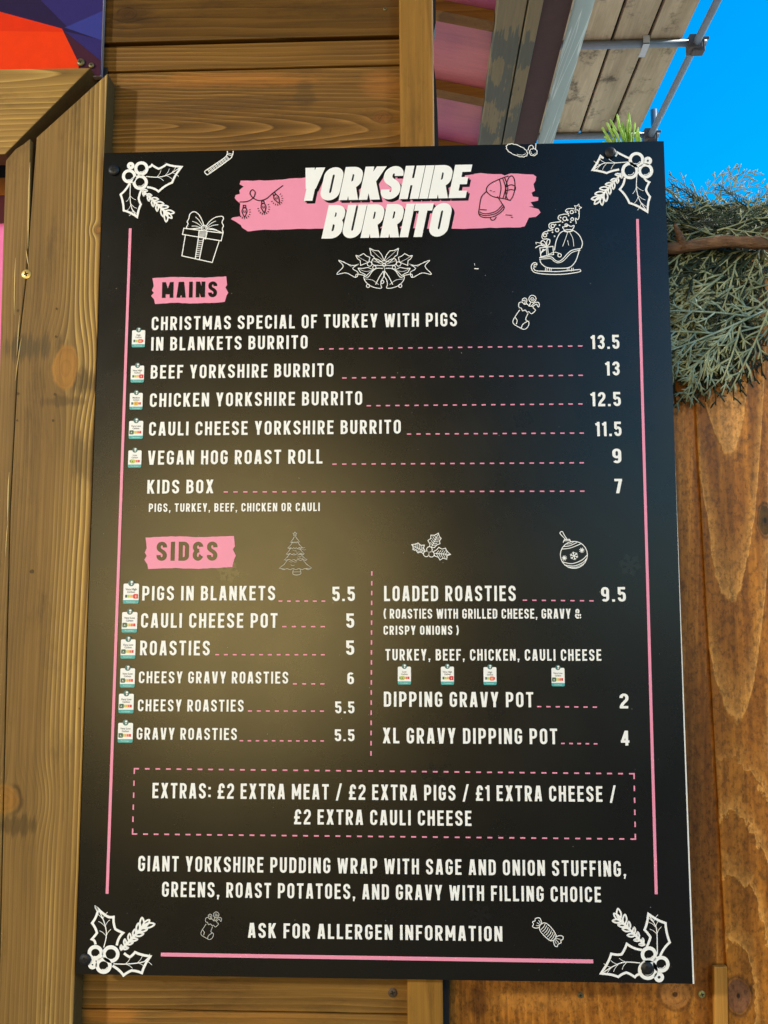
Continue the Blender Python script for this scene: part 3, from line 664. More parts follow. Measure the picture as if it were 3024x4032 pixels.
LINES = [('CHRISTMAS SPECIAL OF TURKEY WITH PIGS', 328, 714, 987, 29), ('IN BLANKETS BURRITO', 327, 758, 664.5, 29), ('BEEF YORKSHIRE BURRITO', 326, 818.6, 720.4, 29),
         ('CHICKEN YORKSHIRE BURRITO', 324, 879.6, 782.4, 29.5), ('CAULI CHEESE YORKSHIRE BURRITO', 322.4, 941.5, 865.8, 29.5), ('VEGAN HOG ROAST ROLL', 320, 1004.3, 696.4, 30.3), ('KIDS BOX', 318.5, 1066.6, 461.2, 29.5),
         ('PIGS, TURKEY, BEEF, CHICKEN OR CAULI', 322, 1106, 691, 18), ('PIGS IN BLANKETS', 307.7, 1297, 594.5, 31), ('CAULI CHEESE POT', 305, 1356, 599.6, 31.5), ('ROASTIES', 303, 1415.3, 453.5, 31.5),
         ('CHEESY GRAVY ROASTIES', 300.4, 1475.5, 622.8, 25.5), ('CHEESY ROASTIES', 298.3, 1536, 526.5, 25.5), ('GRAVY ROASTIES', 295.7, 1597, 512, 25.5), ('LOADED ROASTIES', 829.8, 1298.6, 1113.9, 33),
         ('( ROASTIES WITH GRILLED CHEESE, GRAVY &', 828.7, 1336.2, 1255, 21), ('CRISPY ONIONS )', 828.7, 1371, 990.9, 19.5), ('TURKEY, BEEF, CHICKEN, CAULI CHEESE', 832.5, 1426.4, 1298.6, 24.5), ('DIPPING GRAVY POT', 829.3, 1526.3, 1152, 32.5),
         ('XL GRAVY DIPPING POT', 827, 1605.2, 1203.6, 33.5), ('EXTRAS: £2 EXTRA MEAT / £2 EXTRA PIGS / £1 EXTRA CHEESE /', 329.6, 1723.6, 1330.4, 33), ('£2 EXTRA CAULI CHEESE', 635.5, 1780, 1018.4, 32.5),
         ('GIANT YORKSHIRE PUDDING WRAP WITH SAGE AND ONION STUFFING,', 299, 1881, 1352, 33), ('GREENS, ROAST POTATOES, AND GRAVY WITH FILLING CHOICE', 350.3, 1936.3, 1298, 32.5), ('ASK FOR ALLERGEN INFORMATION', 536, 2024.7, 1085, 32)]
for L in LINES:
    word('menu_lettering', *L, w=.155 if L[4] > 22 else .16, gap=.10 if L[4] > 22 else .12, space=.29, label='line reading '+L[0] if len(L[0].split()) < 12 else None)
PR = [('13.5', 1276.4, 754.7, 1337.4, 30), ('13', 1307.7, 811.7, 1338.4, 30), ('12.5', 1276.4, 878.2, 1340.6, 30.5), ('11.5', 1286.5, 942.7, 1342, 31), ('9', 1322.8, 1001, 1342, 31.5), ('7', 1327.4, 1065.7, 1344, 31),
      ('5.5', 718.3, 1298.4, 766.4, 31), ('5', 748.4, 1356, 765, 31), ('5', 748, 1414.5, 765, 31), ('6', 750.5, 1477.7, 764.7, 25.5), ('5.5', 724.3, 1540.4, 765.5, 25.5), ('5.5', 723.4, 1600.6, 765.5, 25.5),
      ('9.5', 1298.6, 1299.6, 1351.3, 31.5), ('2', 1338.4, 1530, 1356.7, 32), ('4', 1341, 1610, 1359, 32)]
for L in PR: word('price_lettering', *L, w=.165, gap=.075, label='price '+L[0])
# leaders, borders, dashed rules
def dashes(mbuf, A, B, n, duty, wd, base=.0009):
    ax, az = A; bx, bz = B; L = math.hypot(bx-ax, bz-az); p = L/(n-1+duty)
    for i in range(n):
        t0 = i*p/L; t1 = (i*p+p*duty)/L
        put_line(mbuf, [(ax+(bx-ax)*t0, az+(bz-az)*t0), (ax+(bx-ax)*t1, az+(bz-az)*t1)], wd, base)
DOT = [(690, 754.5, 1258, 748.2, 27), (739.4, 817, 1258.8, 811, 25), (792.2, 877, 1258, 873.5, 23), (879, 938, 1261, 937, 19), (718, 1003, 1261, 1000.8, 26), (483.5, 1063, 1262.3, 1064, 37),
       (602, 1298.5, 703, 1298.5, 6), (610, 1353.5, 702, 1353.5, 5), (465.5, 1414, 702, 1414, 13), (633, 1477, 701, 1477, 4), (536, 1535.5, 700, 1535.7, 9), (518, 1599.7, 700, 1599.7, 11), (1129, 1296.5, 1282, 1299.5, 8), (1160, 1526, 1289, 1528, 7), (1211.6, 1605.5, 1290, 1607, 5)]
for (x0, y0, x1, y1, n) in DOT:
    q = MB(); A, B = disp(x0, y0), disp(x1, y1); dashes(q, A, (B[0], A[1]*.5+B[1]*.5), n, .45, .0013); q.build('dotted_leader', M_pink, mb)
for A, B, wd in (((282, 494), (232, 1930), 6.2), ((1376.5, 474), (1417, 1931), 6), ((348, 2061), (1281, 2076), 7.5)):
    q = MB(); put_line(q, [disp(*A), disp(*B)], wd*K*MMPX); q.build('border_line', M_pink, mb)
q = MB(); dashes(q, disp(803.3, 1234), disp(801.5, 1632), 19, .45, .0014); q.build('dashed_divider', M_pink, mb)
q = MB(); c4 = [disp(291, 1660), disp(1369, 1671), disp(1372, 1812), disp(287, 1801)]
for i, n in ((0, 47), (1, 6), (2, 47), (3, 6)): dashes(q, c4[i], c4[(i+1) % 4], n, .45, .0014)
for i, (sx, sz) in enumerate(((1, -1), (-1, -1), (-1, 1), (1, 1))):
    x, z = c4[i]; put_line(q, [(x, z+sz*.004), (x, z), (x+sx*.004, z)], .0014)
q.build('dashed_frame', M_pink, mb)

# drawings: polylines traced in the views of the photograph, laid on the board
class Draw:
    def __init__(s, k, w): s.k = k; s.w = w*ZM[k][2]*MMPX; s.q = MB()
    def l(s, pts, closed=False, w=1, sm=True, n=5, m=0):
        p = zm(s.k, pts)
        if sm and len(p) > 2: p = smooth(p, closed, n)
        put_line(s.q, p, s.w*w, closed=closed, m=m); return s
    def c(s, x, y, r, w=1, ry=None, m=0, rot=0, a0=0, a1=360):
        ry = ry or r; ca, sa = math.cos(R_(rot)), math.sin(R_(rot)); N = 22
        pts = [(x+r*math.cos(R_(a0+(a1-a0)*i/N))*ca-ry*math.sin(R_(a0+(a1-a0)*i/N))*sa, y+r*math.cos(R_(a0+(a1-a0)*i/N))*sa+ry*math.sin(R_(a0+(a1-a0)*i/N))*ca) for i in range(N if a1-a0 == 360 else N+1)]
        put_line(s.q, zm(s.k, pts), s.w*w, closed=a1-a0 == 360, m=m); return s
    def fill(s, pts, m=0, base=.00085):
        y = depth(base); f = [(a, y, b) for a, b in zm(s.k, pts)]
        ar = sum(f[i][0]*f[(i+1) % len(f)][2]-f[(i+1) % len(f)][0]*f[i][2] for i in range(len(f)))
        s.q.face(f if ar > 0 else f[::-1], m); return s
    def done(s, name, mats, label=None): return s.q.build(name, mats, mb, label=label)
def spine(d, A, B, n, size):
    """leafy sprig from A to B: paired plump leaves, wider towards the tip"""
    rr = random.Random(int(A[0])); dx, dy = B[0]-A[0], B[1]-A[1]; L = math.hypot(dx, dy); ux, uy = dx/L, dy/L
    def leaf(px, py, an, s):
        ex, ey = px+s*math.cos(an), py+s*math.sin(an); nx, ny = -math.sin(an)*s*.19, math.cos(an)*s*.19
        d.l([(px, py), (px*.6+ex*.4+nx, py*.6+ey*.4+ny), (px*.25+ex*.75+nx*.8, py*.25+ey*.75+ny*.8), (ex, ey), (px*.25+ex*.75-nx*.8, py*.25+ey*.75-ny*.8), (px*.6+ex*.4-nx, py*.6+ey*.4-ny)], True, .72, n=3)
    for i in range(n):
        t = i/(n-1); s = size*(.42+.42*t)
        for sg in (-1, 1):
            q_ = t*.80+(.05 if sg > 0 else 0); leaf(A[0]+dx*q_, A[1]+dy*q_, math.atan2(uy, ux)+sg*rr.uniform(.55, .85), s*rr.uniform(.85, 1.1))
    leaf(A[0]+dx*.82, A[1]+dy*.82, math.atan2(uy, ux), size*.8); d.l([A, (A[0]+dx*.85, A[1]+dy*.85)], w=1.0, sm=False)
def leafedge(d, pts, close=False):
    """holly edge: scallops that sag between the points"""
    o = []; cx = sum(p[0] for p in pts)/len(pts); cy = sum(p[1] for p in pts)/len(pts)
    for a, b in zip(pts, pts[1:]):
        mx, my = (a[0]+b[0])/2, (a[1]+b[1])/2; mx += (cx-mx)*.13; my += (cy-my)*.13
        for i in range(5):
            t = i/5; o.append(((1-t)**2*a[0]+2*t*(1-t)*mx+t*t*b[0], (1-t)**2*a[1]+2*t*(1-t)*my+t*t*b[1]))
    o.append(pts[-1]); d.l(o, False, 1, sm=False)
def holly(k, w, edges, ribs, berries, axis, n, size, label):
    d = Draw(k, w)
    for e_ in edges: leafedge(d, e_)
    for r in ribs:
        d.l(r, w=.42)
        a, b = r[0], r[-1]
        for t in (.3, .55, .75):
            i = t*(len(r)-1); j = int(i); f = i-j; x = r[j][0]+(r[j+1][0]-r[j][0])*f; y = r[j][1]+(r[j+1][1]-r[j][1])*f
            ux, uy = b[0]-a[0], b[1]-a[1]; L = math.hypot(ux, uy); ux /= L; uy /= L
            for sg in (-1, 1): d.l([(x, y), (x+ux*L*.10-uy*sg*L*.07, y+uy*L*.10+ux*sg*L*.07), (x+ux*L*.16-uy*sg*L*.15, y+uy*L*.16+ux*sg*L*.15)], w=.22)
    spine(d, axis[0], axis[1], n, size)
    for (x, y, r) in berries:
        d.fill([(x+r*math.cos(i*math.pi/9), y+r*math.sin(i*math.pi/9)) for i in range(18)], 1, .00093 if False else .00107)
    q2 = Draw(k, w); q2.q = d.q
    for (x, y, r) in berries:
        yv = -.00126
        pts = zm(k, [(x+r*math.cos(i*math.pi/12), y+r*math.sin(i*math.pi/12)) for i in range(24)])
        for q_ in stroke_quads(pts, True, d.w*1.5):
            f = [(a, yv, b) for a, b in q_]; ar = sum(f[i][0]*f[(i+1) % 4][2]-f[(i+1) % 4][0]*f[i][2] for i in range(4)); d.q.face(f if ar > 0 else f[::-1], 0)
        yv2 = -.00122
        if r > 35:
            for q_ in stroke_quads(zm(k, [(x+r*.62*math.cos(R_(a_)), y+r*.62*math.sin(R_(a_))) for a_ in range(20, 120, 12)]), False, d.w*.3):
                f = [(a, yv2, b) for a, b in q_]; ar = sum(f[i][0]*f[(i+1) % 4][2]-f[(i+1) % 4][0]*f[i][2] for i in range(4)); d.q.face(f if ar > 0 else f[::-1], 0)
    d.done('holly_drawing', [M_white, M_ink], label)
holly('a', 18, [[(290, 190), (330, 168), (385, 200), (450, 163), (575, 183), (495, 312), (385, 385), (290, 350)], [(150, 315), (75, 410), (100, 540), (210, 595), (240, 490), (222, 440), (245, 370)]],
      [[(280, 262), (380, 268), (470, 245), (560, 190)], [(155, 320), (152, 430), (165, 520), (205, 585)]], [(158, 176, 18), (145, 262, 46), (245, 198, 46), (235, 312, 50)], ((250, 375), (480, 590)), 6, 92, 'holly drawing at the upper left corner')
holly('c', 21, [[(1300, 190), (1180, 130), (1160, 170)], [(1045, 185), (1015, 165), (935, 305), (1075, 335), (1200, 300)], [(1255, 380), (1205, 495), (1300, 630), (1480, 722), (1505, 570), (1465, 500), (1498, 425), (1440, 370)]],
      [[(1290, 225), (1150, 235), (1040, 240), (945, 300)], [(1375, 350), (1370, 480), (1400, 600), (1475, 715)]], [(1482, 215, 26), (1370, 205, 62), (1460, 315, 60), (1305, 312, 70)], ((1225, 335), (975, 620)), 6, 122, 'holly drawing at the upper right corner')
holly('e', 24, [[(125, 520), (88, 465), (140, 400), (90, 298), (150, 170), (118, 115), (240, 225), (312, 235), (330, 360), (410, 400), (345, 530)], [(420, 610), (480, 650), (535, 600), (695, 642), (605, 815), (500, 790), (415, 840), (300, 740)]],
      [[(210, 550), (238, 420), (215, 290), (155, 155)], [(310, 720), (450, 722), (620, 700), (690, 645)]], [(95, 728, 28), (125, 605, 62), (210, 738, 66), (285, 618, 72)], ((390, 575), (660, 290)), 6, 130, 'holly drawing at the lower left corner')
holly('f', 20, [[(1150, 490), (1185, 400), (1130, 330), (1165, 180), (1325, 268), (1365, 447), (1275, 575)], [(1110, 520), (965, 462), (915, 560), (820, 555), (720, 740), (885, 770), (960, 730), (1040, 772), (1110, 740)]],
      [[(1250, 560), (1245, 350), (1225, 280), (1175, 200)], [(1090, 640), (950, 632), (850, 665), (735, 735)]], [(1265, 772, 30), (1170, 560, 60), (1285, 650, 62), (1160, 705, 76)], ((1130, 470), (860, 195)), 6, 114, 'holly drawing at the lower right corner')
d = Draw('a', 8)                                            # gift
d.l([(590, 685), (910, 725), (895, 788), (580, 735)], True, sm=False).l([(603, 742), (575, 910), (822, 964), (878, 792)], sm=False)
d.l([(715, 700), (710, 762), (684, 932)], sm=False).l([(782, 708), (768, 772), (752, 766), (718, 938)], sm=False)
for i in range(7): d.l([(714, 706+i*9), (776, 700+i*10+8)], w=.6, sm=False)
for i in range(9): d.l([(706-i*2.6, 790+i*16), (745-i*3.0, 782+i*16)], w=.6, sm=False)
d.l([(735, 682), (640, 690), (612, 680), (625, 650), (618, 632), (632, 605), (640, 570), (670, 550), (705, 565), (735, 610), (755, 664)]).l([(770, 672), (800, 630), (850, 595), (900, 588), (914, 605), (902, 635), (914, 665), (904, 690), (908, 722), (850, 700), (780, 690)])
d.c(757, 684, 23).c(757, 684, 12, .6)
for a_, b_ in (((660, 628), (735, 672)), ((655, 668), (730, 682)), ((686, 592), (742, 662)), ((852, 626), (782, 672)), ((872, 656), (784, 682)), ((862, 700), (784, 690))): d.l([a_, ((a_[0]+b_[0])/2, (a_[1]+b_[1])/2-7), b_], w=.7)
d.done('gift_drawing', M_white)
d = Draw('a', 8)                                            # candy cane
d.l([(946, 55), (942, 85), (915, 115), (775, 210), (762, 228), (775, 243), (798, 240), (955, 128), (985, 95), (994, 55)])
for i in range(9):
    t = i/8; x, y = 790+150*t, 212-105*t; d.l([(x-8, y-6), (x+14, y+24)], w=.7, sm=False); d.l([(x, y-12), (x+22, y+18)], w=.7, sm=False)
d.l([(944, 82), (985, 95)], w=.7).l([(946, 72), (990, 82)], w=.7); d.done('candy_cane_drawing', M_white)
d = Draw('c', 8)                                            # hat trim cut by the top edge
pts = []
for i in range(26):
    a_ = 2*math.pi*i/26; r = 1+.07*(i % 2); x, y = 108*math.cos(a_)*r, 48*math.sin(a_)*r; x = math.copysign(abs(x/110)**.8*110, x); pts.append((188+x*.92-y*.38, 110+x*.38+y*.92))
d.l(pts, True); pts2 = [(188+(x-188)*.82, 110+(y-110)*.72) for x, y in pts[:7]]; d.l(pts2, w=.6)
d.l([(350+(36+4*(i % 2))*math.cos(i*math.pi/7), 128+(33+4*(i % 2))*math.sin(i*math.pi/7)) for i in range(14)], True).c(350, 126, 24, .5, a0=20, a1=200)
d.l([(298, 110), (308, 75), (330, 60), (350, 75), (346, 98)]).l([(376, 42), (373, 100)], sm=False); d.done('hat_drawing', M_white)
M_wire = M_ink
d = Draw('a', 8)                                            # string of lights on the pink
d.l([(1045, 470), (1110, 465), (1160, 432), (1172, 392), (1150, 370), (1130, 395), (1150, 432), (1200, 458), (1260, 445), (1320, 395), (1400, 335)])
for (x, y, an) in ((1085, 545, 0), (1240, 510, -.15), (1345, 437, -.5)):
    ca, sa = math.cos(an), math.sin(an); T = lambda a_, b_: (x+a_*ca-b_*sa, y+a_*sa+b_*ca)
    d.l([T(-10, -25), T(-20, 0), T(-12, 25), T(0, 48), T(12, 25), T(20, 0), T(10, -25)], True).l([T(-11, -25), T(-9, -48), T(9, -48), T(11, -25)], sm=False).l([T(-6, -8), T(-6, 8), T(6, 8), T(6, -8)], w=.6)
    for k_ in range(10):
        t = R_(-20+k_*22); d.l([T(40*math.cos(t), 40*math.sin(t)*1.1+6), T(52*math.cos(t), 52*math.sin(t)*1.15+6)], w=.8, sm=False)
d.done('fairy_light_drawing', M_wire)
d = Draw('b', 6)                                            # two bells on the pink
d.c(1437, 206, 30, ry=82, rot=6).l([(1425, 126), (1370, 145), (1300, 180), (1277, 222), (1315, 260), (1380, 275), (1440, 288)])
d.l([(1385, 138), (1405, 205), (1388, 276)]).l([(1398, 133), (1420, 205), (1402, 279)]).l([(1365, 148), (1375, 205), (1365, 268)]).l([(1408, 200), (1440, 185), (1468, 195), (1468, 220), (1440, 216), (1410, 222)], True)
d.l([(1280, 228), (1245, 265), (1232, 330), (1228, 380), (1260, 402), (1330, 395), (1395, 345), (1375, 300), (1350, 262)]).l([(1232, 365), (1270, 378), (1340, 362), (1385, 318)]).l([(1230, 378), (1270, 390), (1345, 374), (1392, 330)]).l([(1234, 350), (1280, 352)]).l([(1303, 400), (1310, 418), (1330, 418), (1344, 398)])
d.l([(1405, 385), (1450, 388)], w=.8).l([(1440, 400), (1455, 402)], w=.8).l([(1300, 222), (1315, 226)], w=.7).l([(1322, 232), (1334, 230)], w=.7); d.done('bell_drawing', M_ink, 'pair of bells on the pink brush stroke')
d = Draw('b', 5)                                            # bells, holly and ribbon
for mir in (0, 1):
    T = lambda pts: [((1194-x) if mir else x, y) for x, y in pts]
    d.l(T([(430, 712), (380, 722), (295, 688), (325, 728), (282, 780), (345, 772), (408, 802), (422, 768), (388, 742), (430, 712)]), sm=True).l(T([(408, 802), (415, 780), (470, 790)])).l(T([(325, 695), (380, 732)]), w=.4)
    d.l(T([(500, 607), (530, 622), (560, 625), (580, 650), (597, 690), (560, 700), (545, 688), (525, 662), (510, 652), (506, 628), (500, 607)]), sm=False).l(T([(500, 607), (545, 650), (590, 690)]), w=.5)
    d.l(T([(408, 655), (430, 660), (460, 643), (480, 660), (502, 668), (495, 700), (440, 722), (438, 690), (420, 678), (408, 655)]), sm=False).l(T([(408, 655), (450, 680), (490, 700)]), w=.5)
    d.l(T([(422, 740), (455, 742), (490, 735), (525, 752), (500, 770), (480, 790), (460, 776), (440, 768), (422, 740)]), sm=False).l(T([(422, 740), (470, 762), (520, 755)]), w=.5)
    d.l(T([(588, 742), (550, 742), (520, 760), (490, 800), (463, 795), (470, 825), (500, 855), (545, 872), (580, 872), (575, 850), (580, 820), (598, 790), (600, 760)])).l(T([(470, 812), (520, 820), (560, 850)]), w=.6).l(T([(540, 850), (565, 800), (592, 760)]), w=1.1)
    d.l(T([(596, 712), (560, 685), (525, 678), (515, 700), (530, 720), (596, 722)])).l(T([(520, 690), (590, 716)]), w=.5)
    d.c(*T([(490, 858)])[0], 11).c(*T([(500, 712)])[0], 15).c(*T([(532, 735)])[0], 11)
d.c(597, 718, 10).c(585, 832, 10).l([(595, 725), (600, 770), (575, 840)], w=.7); d.done('bell_drawing', M_white, 'white bells with ribbon under the title')
d = Draw('c', 9)                                            # sleigh carrying a tree, a gift and a sack
d.l([(408, 1172), (470, 1166), (530, 1165), (565, 1195), (600, 1208), (640, 1185), (720, 1105), (822, 1080)]).l([(410, 1188), (470, 1182), (525, 1182), (560, 1210), (600, 1222), (650, 1200), (730, 1122), (818, 1096)], w=.8)
d.l([(415, 1188), (430, 1230), (490, 1270), (600, 1277), (705, 1268), (760, 1220), (790, 1150), (806, 1090)])
d.l([(378, 1262), (358, 1262), (362, 1240), (384, 1244), (380, 1225), (350, 1225), (330, 1262), (360, 1315), (480, 1335), (650, 1335), (805, 1312), (812, 1292), (790, 1290), (600, 1308), (440, 1305), (372, 1298), (350, 1270)])
for x in (480, 520, 695, 738): d.l([(x-8, 1272), (x-12, 1306)], w=.8, sm=False).l([(x+8, 1272), (x+6, 1304)], w=.8, sm=False)
d.l([(415, 1075), (545, 1060), (550, 1140), (480, 1150), (425, 1165)], True, sm=False).l([(478, 1066), (484, 1150)], w=.8, sm=False).l([(492, 1064), (498, 1146)], w=.8, sm=False)
for i in range(4): d.l([(425+i*14, 1130-i*14), (452+i*6, 1085+i*4)], w=1.3, sm=False)
d.l([(480, 1062), (430, 1040), (432, 1005), (460, 1010), (482, 1055)]).l([(482, 1060), (485, 1005), (512, 992), (510, 1030), (486, 1060)]).l([(480, 1064), (420, 1050), (370, 1075)]).l([(472, 1050), (430, 1030), (378, 1020), (382, 1038)], w=.8)
d.l([(500, 985), (445, 985), (438, 950), (460, 918), (520, 902), (545, 895), (508, 872), (512, 835), (560, 822), (622, 812), (596, 785), (606, 755), (650, 742), (700, 738), (670, 712), (690, 688), (755, 686)]).l([(800, 705), (804, 760), (790, 795), (768, 782), (775, 835)])
st = []
for i in range(10): a_ = -math.pi/2+i*math.pi/5+.25; r = 38 if i % 2 == 0 else 19; st.append((790+r*math.cos(a_), 678+r*math.sin(a_)))
d.l(st, True, sm=False)
for (x, y, r) in ((730, 720, 16), (662, 786, 19), (735, 790, 14), (542, 858, 17), (586, 898, 17), (466, 950, 16), (676, 850, 13)): d.c(x, y, r)
for (x, y) in ((690, 716), (768, 720), (620, 775), (700, 755), (570, 845), (610, 850), (640, 820), (500, 900), (540, 920), (480, 985), (560, 960), (720, 820), (690, 800), (490, 930)): d.c(x, y, 3.5, 1)
d.l([(560, 1100), (575, 1010), (610, 935), (655, 905), (690, 895), (740, 900), (800, 945), (835, 1020), (825, 1078)]).l([(660, 903), (640, 870), (665, 865), (690, 848), (720, 862), (755, 855), (735, 900)]).l([(655, 908), (690, 916), (738, 906)], w=1.3)
d.l([(690, 918), (670, 980), (640, 1060)], w=.6).l([(710, 918), (740, 980), (750, 1060)], w=.6).l([(690, 1000), (700, 1050)], w=.6).c(610, 1148, 17).l([(500, 1140), (560, 1118), (610, 1130)], w=.8); d.done('sleigh_drawing', M_white)
def stocking(k, f, w, mat, label):
    d = Draw(k, w); T = lambda pts: [f(*p) for p in pts]
    d.l(T([(205, 1640), (215, 1615), (240, 1612), (262, 1632), (290, 1630), (310, 1650), (340, 1652), (355, 1675), (372, 1690), (350, 1715), (330, 1726), (305, 1706), (290, 1712), (270, 1690), (245, 1698), (232, 1672), (212, 1665)]), True)
    d.l(T([(216, 1688), (180, 1740), (150, 1795), (158, 1828), (210, 1860), (260, 1880), (298, 1852), (306, 1808), (275, 1782), (298, 1722)])).l(T([(168, 1760), (190, 1790), (182, 1830)])).l(T([(232, 1866), (248, 1828), (298, 1798)]))
    d.l(T([(342+35*math.cos(i*.45), 1578+35*math.sin(i*.45)) for i in range(14)]), True).l(T([(342+(22-i*1.4)*math.cos(i*.7), 1578+(22-i*1.4)*math.sin(i*.7)) for i in range(14)]), w=.8).l(T([(312, 1645), (325, 1612)]), w=1.2)
    d.l(T([(265, 1628), (270, 1600), (262, 1590), (245, 1600), (242, 1585), (262, 1570), (284, 1580), (286, 1605), (278, 1632)])).l(T([(328, 1652), (360, 1620), (395, 1612), (410, 1630), (404, 1658), (392, 1650), (385, 1632), (360, 1642), (345, 1660)]))
    d.done('stocking_drawing', mat, label)
stocking('c', lambda x, y: (x, y), 8, M_white, 'white stocking right of the first menu line'); stocking('e', lambda x, y: (1218+(x-150)*214/262, 183+(y-1543)*285/337), 6, M_grey, 'fainter stocking at the foot of the board')
d = Draw('d', 2.6)                                          # tree
for sg in (-1, 1):
    T = lambda pts: [(130+sg*abs(x-130)*(1.06 if sg > 0 else 1), y+(0 if sg < 0 else -2)) for x, y in pts]
    d.l(T([(128, 42), (118, 58), (106, 72), (120, 69), (108, 86), (93, 100), (110, 98), (100, 115), (86, 130), (106, 127), (92, 145), (75, 160), (96, 156), (76, 182), (50, 202), (78, 205)]), sm=False)
for (y, x0, x1) in ((70, 110, 150), (99, 96, 164), (129, 88, 178), (158, 78, 192), (204, 60, 210)):
    d.l([(x0+(x1-x0)*i/10, y+(4 if i % 2 else -1)) for i in range(11)], w=.8)
for i in range(14): x = rn.uniform(95, 170); y = rn.uniform(90, 195); d.l([(x, y), (x+10, y+5), (x+20, y+2)], w=.5)
d.l([(122, 208), (120, 230), (140, 235), (160, 228), (156, 208)]).l([(121, 220), (158, 219)], w=.7)
d.l([(130+(11 if i % 2 == 0 else 5)*math.sin(i*math.pi/5), 29-(11 if i % 2 == 0 else 5)*math.cos(i*math.pi/5)) for i in range(10)], True, sm=False); d.done('tree_drawing', M_grey)
d = Draw('d', 3.6)                                          # small holly sprig
for pts, A, B in (([(805, 95), (808, 80), (797, 62), (812, 52), (812, 35), (830, 36), (850, 25), (855, 42), (864, 52), (855, 64), (858, 78), (842, 84), (830, 98)], (815, 95), (848, 32)),
                  ([(785, 118), (775, 100), (780, 85), (762, 86), (748, 74), (738, 80), (716, 82), (724, 95), (722, 108), (738, 110), (748, 124), (762, 118), (775, 130)], (782, 118), (720, 86)),
                  ([(825, 118), (842, 108), (852, 96), (868, 105), (886, 100), (892, 116), (912, 132), (894, 138), (892, 156), (874, 150), (858, 160), (850, 146), (832, 140)], (828, 126), (908, 132))):
    d.l(pts, True, sm=False); d.l([A, B], w=.8, sm=False); ux, uy = B[0]-A[0], B[1]-A[1]; L = math.hypot(ux, uy); ux /= L; uy /= L
    for i in range(1, 6):
        t = i/7
        for sg in (-1, 1): d.l([(A[0]+ux*L*t, A[1]+uy*L*t), (A[0]+ux*L*(t+.14)-uy*sg*20*(1-.6*abs(t-.5)), A[1]+uy*L*(t+.14)+ux*sg*20*(1-.6*abs(t-.5)))], w=.7, sm=False)
for x, y in ((805, 107), (789, 129), (815, 131)): d.fill([(x+14*math.cos(i*math.pi/8), y+14*math.sin(i*math.pi/8)) for i in range(16)], 1, .0011)
M2 = Draw('d', 3.6); M2.q = d.q
for x, y in ((805, 107), (789, 129), (815, 131)):
    for q_ in stroke_quads(zm('d', [(x+14*math.cos(i*math.pi/10), y+14*math.sin(i*math.pi/10)) for i in range(20)]), True, d.w):
        f = [(a, -.00128, b) for a, b in q_]; ar = sum(f[i][0]*f[(i+1) % 4][2]-f[(i+1) % 4][0]*f[i][2] for i in range(4)); d.q.face(f if ar > 0 else f[::-1], 0)
d.done('holly_drawing', [M_white, M_ink], 'small three-leaf holly sprig between the headings')
d = Draw('d', 3.8)                                          # bauble
d.c(1530, 134, 68).l([(1476, 72), (1482, 58), (1508, 56), (1515, 70)], sm=False).l([(1478, 64), (1512, 62)], w=.8, sm=False).l([(1490, 58), (1472, 40), (1460, 24), (1472, 17), (1482, 35), (1496, 56)])
d.l([(1470, 105), (1510, 100), (1550, 85), (1570, 76)]).l([(1478, 92), (1510, 88), (1545, 72)]).l([(1488, 80), (1515, 77), (1530, 67)], w=.7).l([(1470, 168), (1520, 178), (1570, 160), (1596, 135)]).l([(1482, 184), (1530, 190), (1575, 172), (1594, 152)]).l([(1500, 194), (1540, 196), (1580, 178)], w=.7)
for x, y, r in ((1531, 139, 21), (1482, 150, 13), (1570, 111, 13)):
    for i in range(3 if r > 15 else 4):
        a_ = i*math.pi/(3 if r > 15 else 4)+.3; d.l([(x-r*math.cos(a_), y-r*math.sin(a_)), (x+r*math.cos(a_), y+r*math.sin(a_))], sm=False)
        if r > 15:
            for sg in (-1, 1):
                for k_ in (-.5, .5): d.l([(x+sg*r*.55*math.cos(a_), y+sg*r*.55*math.sin(a_)), (x+sg*r*.55*math.cos(a_)+sg*9*math.cos(a_+k_*1.6), y+sg*r*.55*math.sin(a_)+sg*9*math.sin(a_+k_*1.6))], w=.8, sm=False)
d.done('bauble_drawing', M_white)
d = Draw('f', 7)                                            # wrapped sweet
d.l([(150, 310), (165, 280), (200, 266), (240, 290), (290, 350), (306, 392), (285, 425), (255, 432), (215, 405), (165, 352)], True)
for i in range(7):
    t = i/6; x, y = 182+92*t, 305+95*t; d.l([(x+22-4*t, y-30-2*t), (x+6, y), (x-20, y+26+4*t)], w=.8)
d.l([(152, 308), (115, 315), (85, 300), (95, 280), (88, 255), (108, 248), (112, 228), (140, 218), (160, 230), (172, 270)]).l([(300, 398), (340, 385), (370, 395), (368, 420), (350, 430), (352, 452), (325, 465), (315, 488), (292, 478), (280, 432)])
for A, B in (((120, 290), (155, 295)), ((125, 262), (158, 285)), ((142, 240), (165, 275)), ((305, 410), (345, 420)), ((300, 420), (330, 450)), ((292, 428), (308, 462))): d.l([A, B], w=.7, sm=False)
d.done('sweet_drawing', M_white)
d = Draw('b', 7); d.l([(1198, 743), (1226, 744)], sm=False).l([(1198, 708), (1201, 722)], w=.4, sm=False); d.done('stray_mark', M_white)
def flake(u, v, r):
    q = MB()
    for i in range(3):
        a_ = i*math.pi/3+.2; ca, sa = math.cos(a_), math.sin(a_)
        put_line(q, [bd(u-r*ca, v-r*sa), bd(u+r*ca, v+r*sa)], 12*MMPX, base=.0003)
        for sg in (-1, 1):
            for k_ in (-.9, .9): put_line(q, [bd(u+sg*r*.55*ca, v+sg*r*.55*sa), bd(u+sg*r*.55*ca+sg*r*.35*math.cos(a_+k_), v+sg*r*.55*sa+sg*r*.35*math.sin(a_+k_))], 10*MMPX, base=.0003)
    q.build('snowflake_drawing', M_ghost, mb)
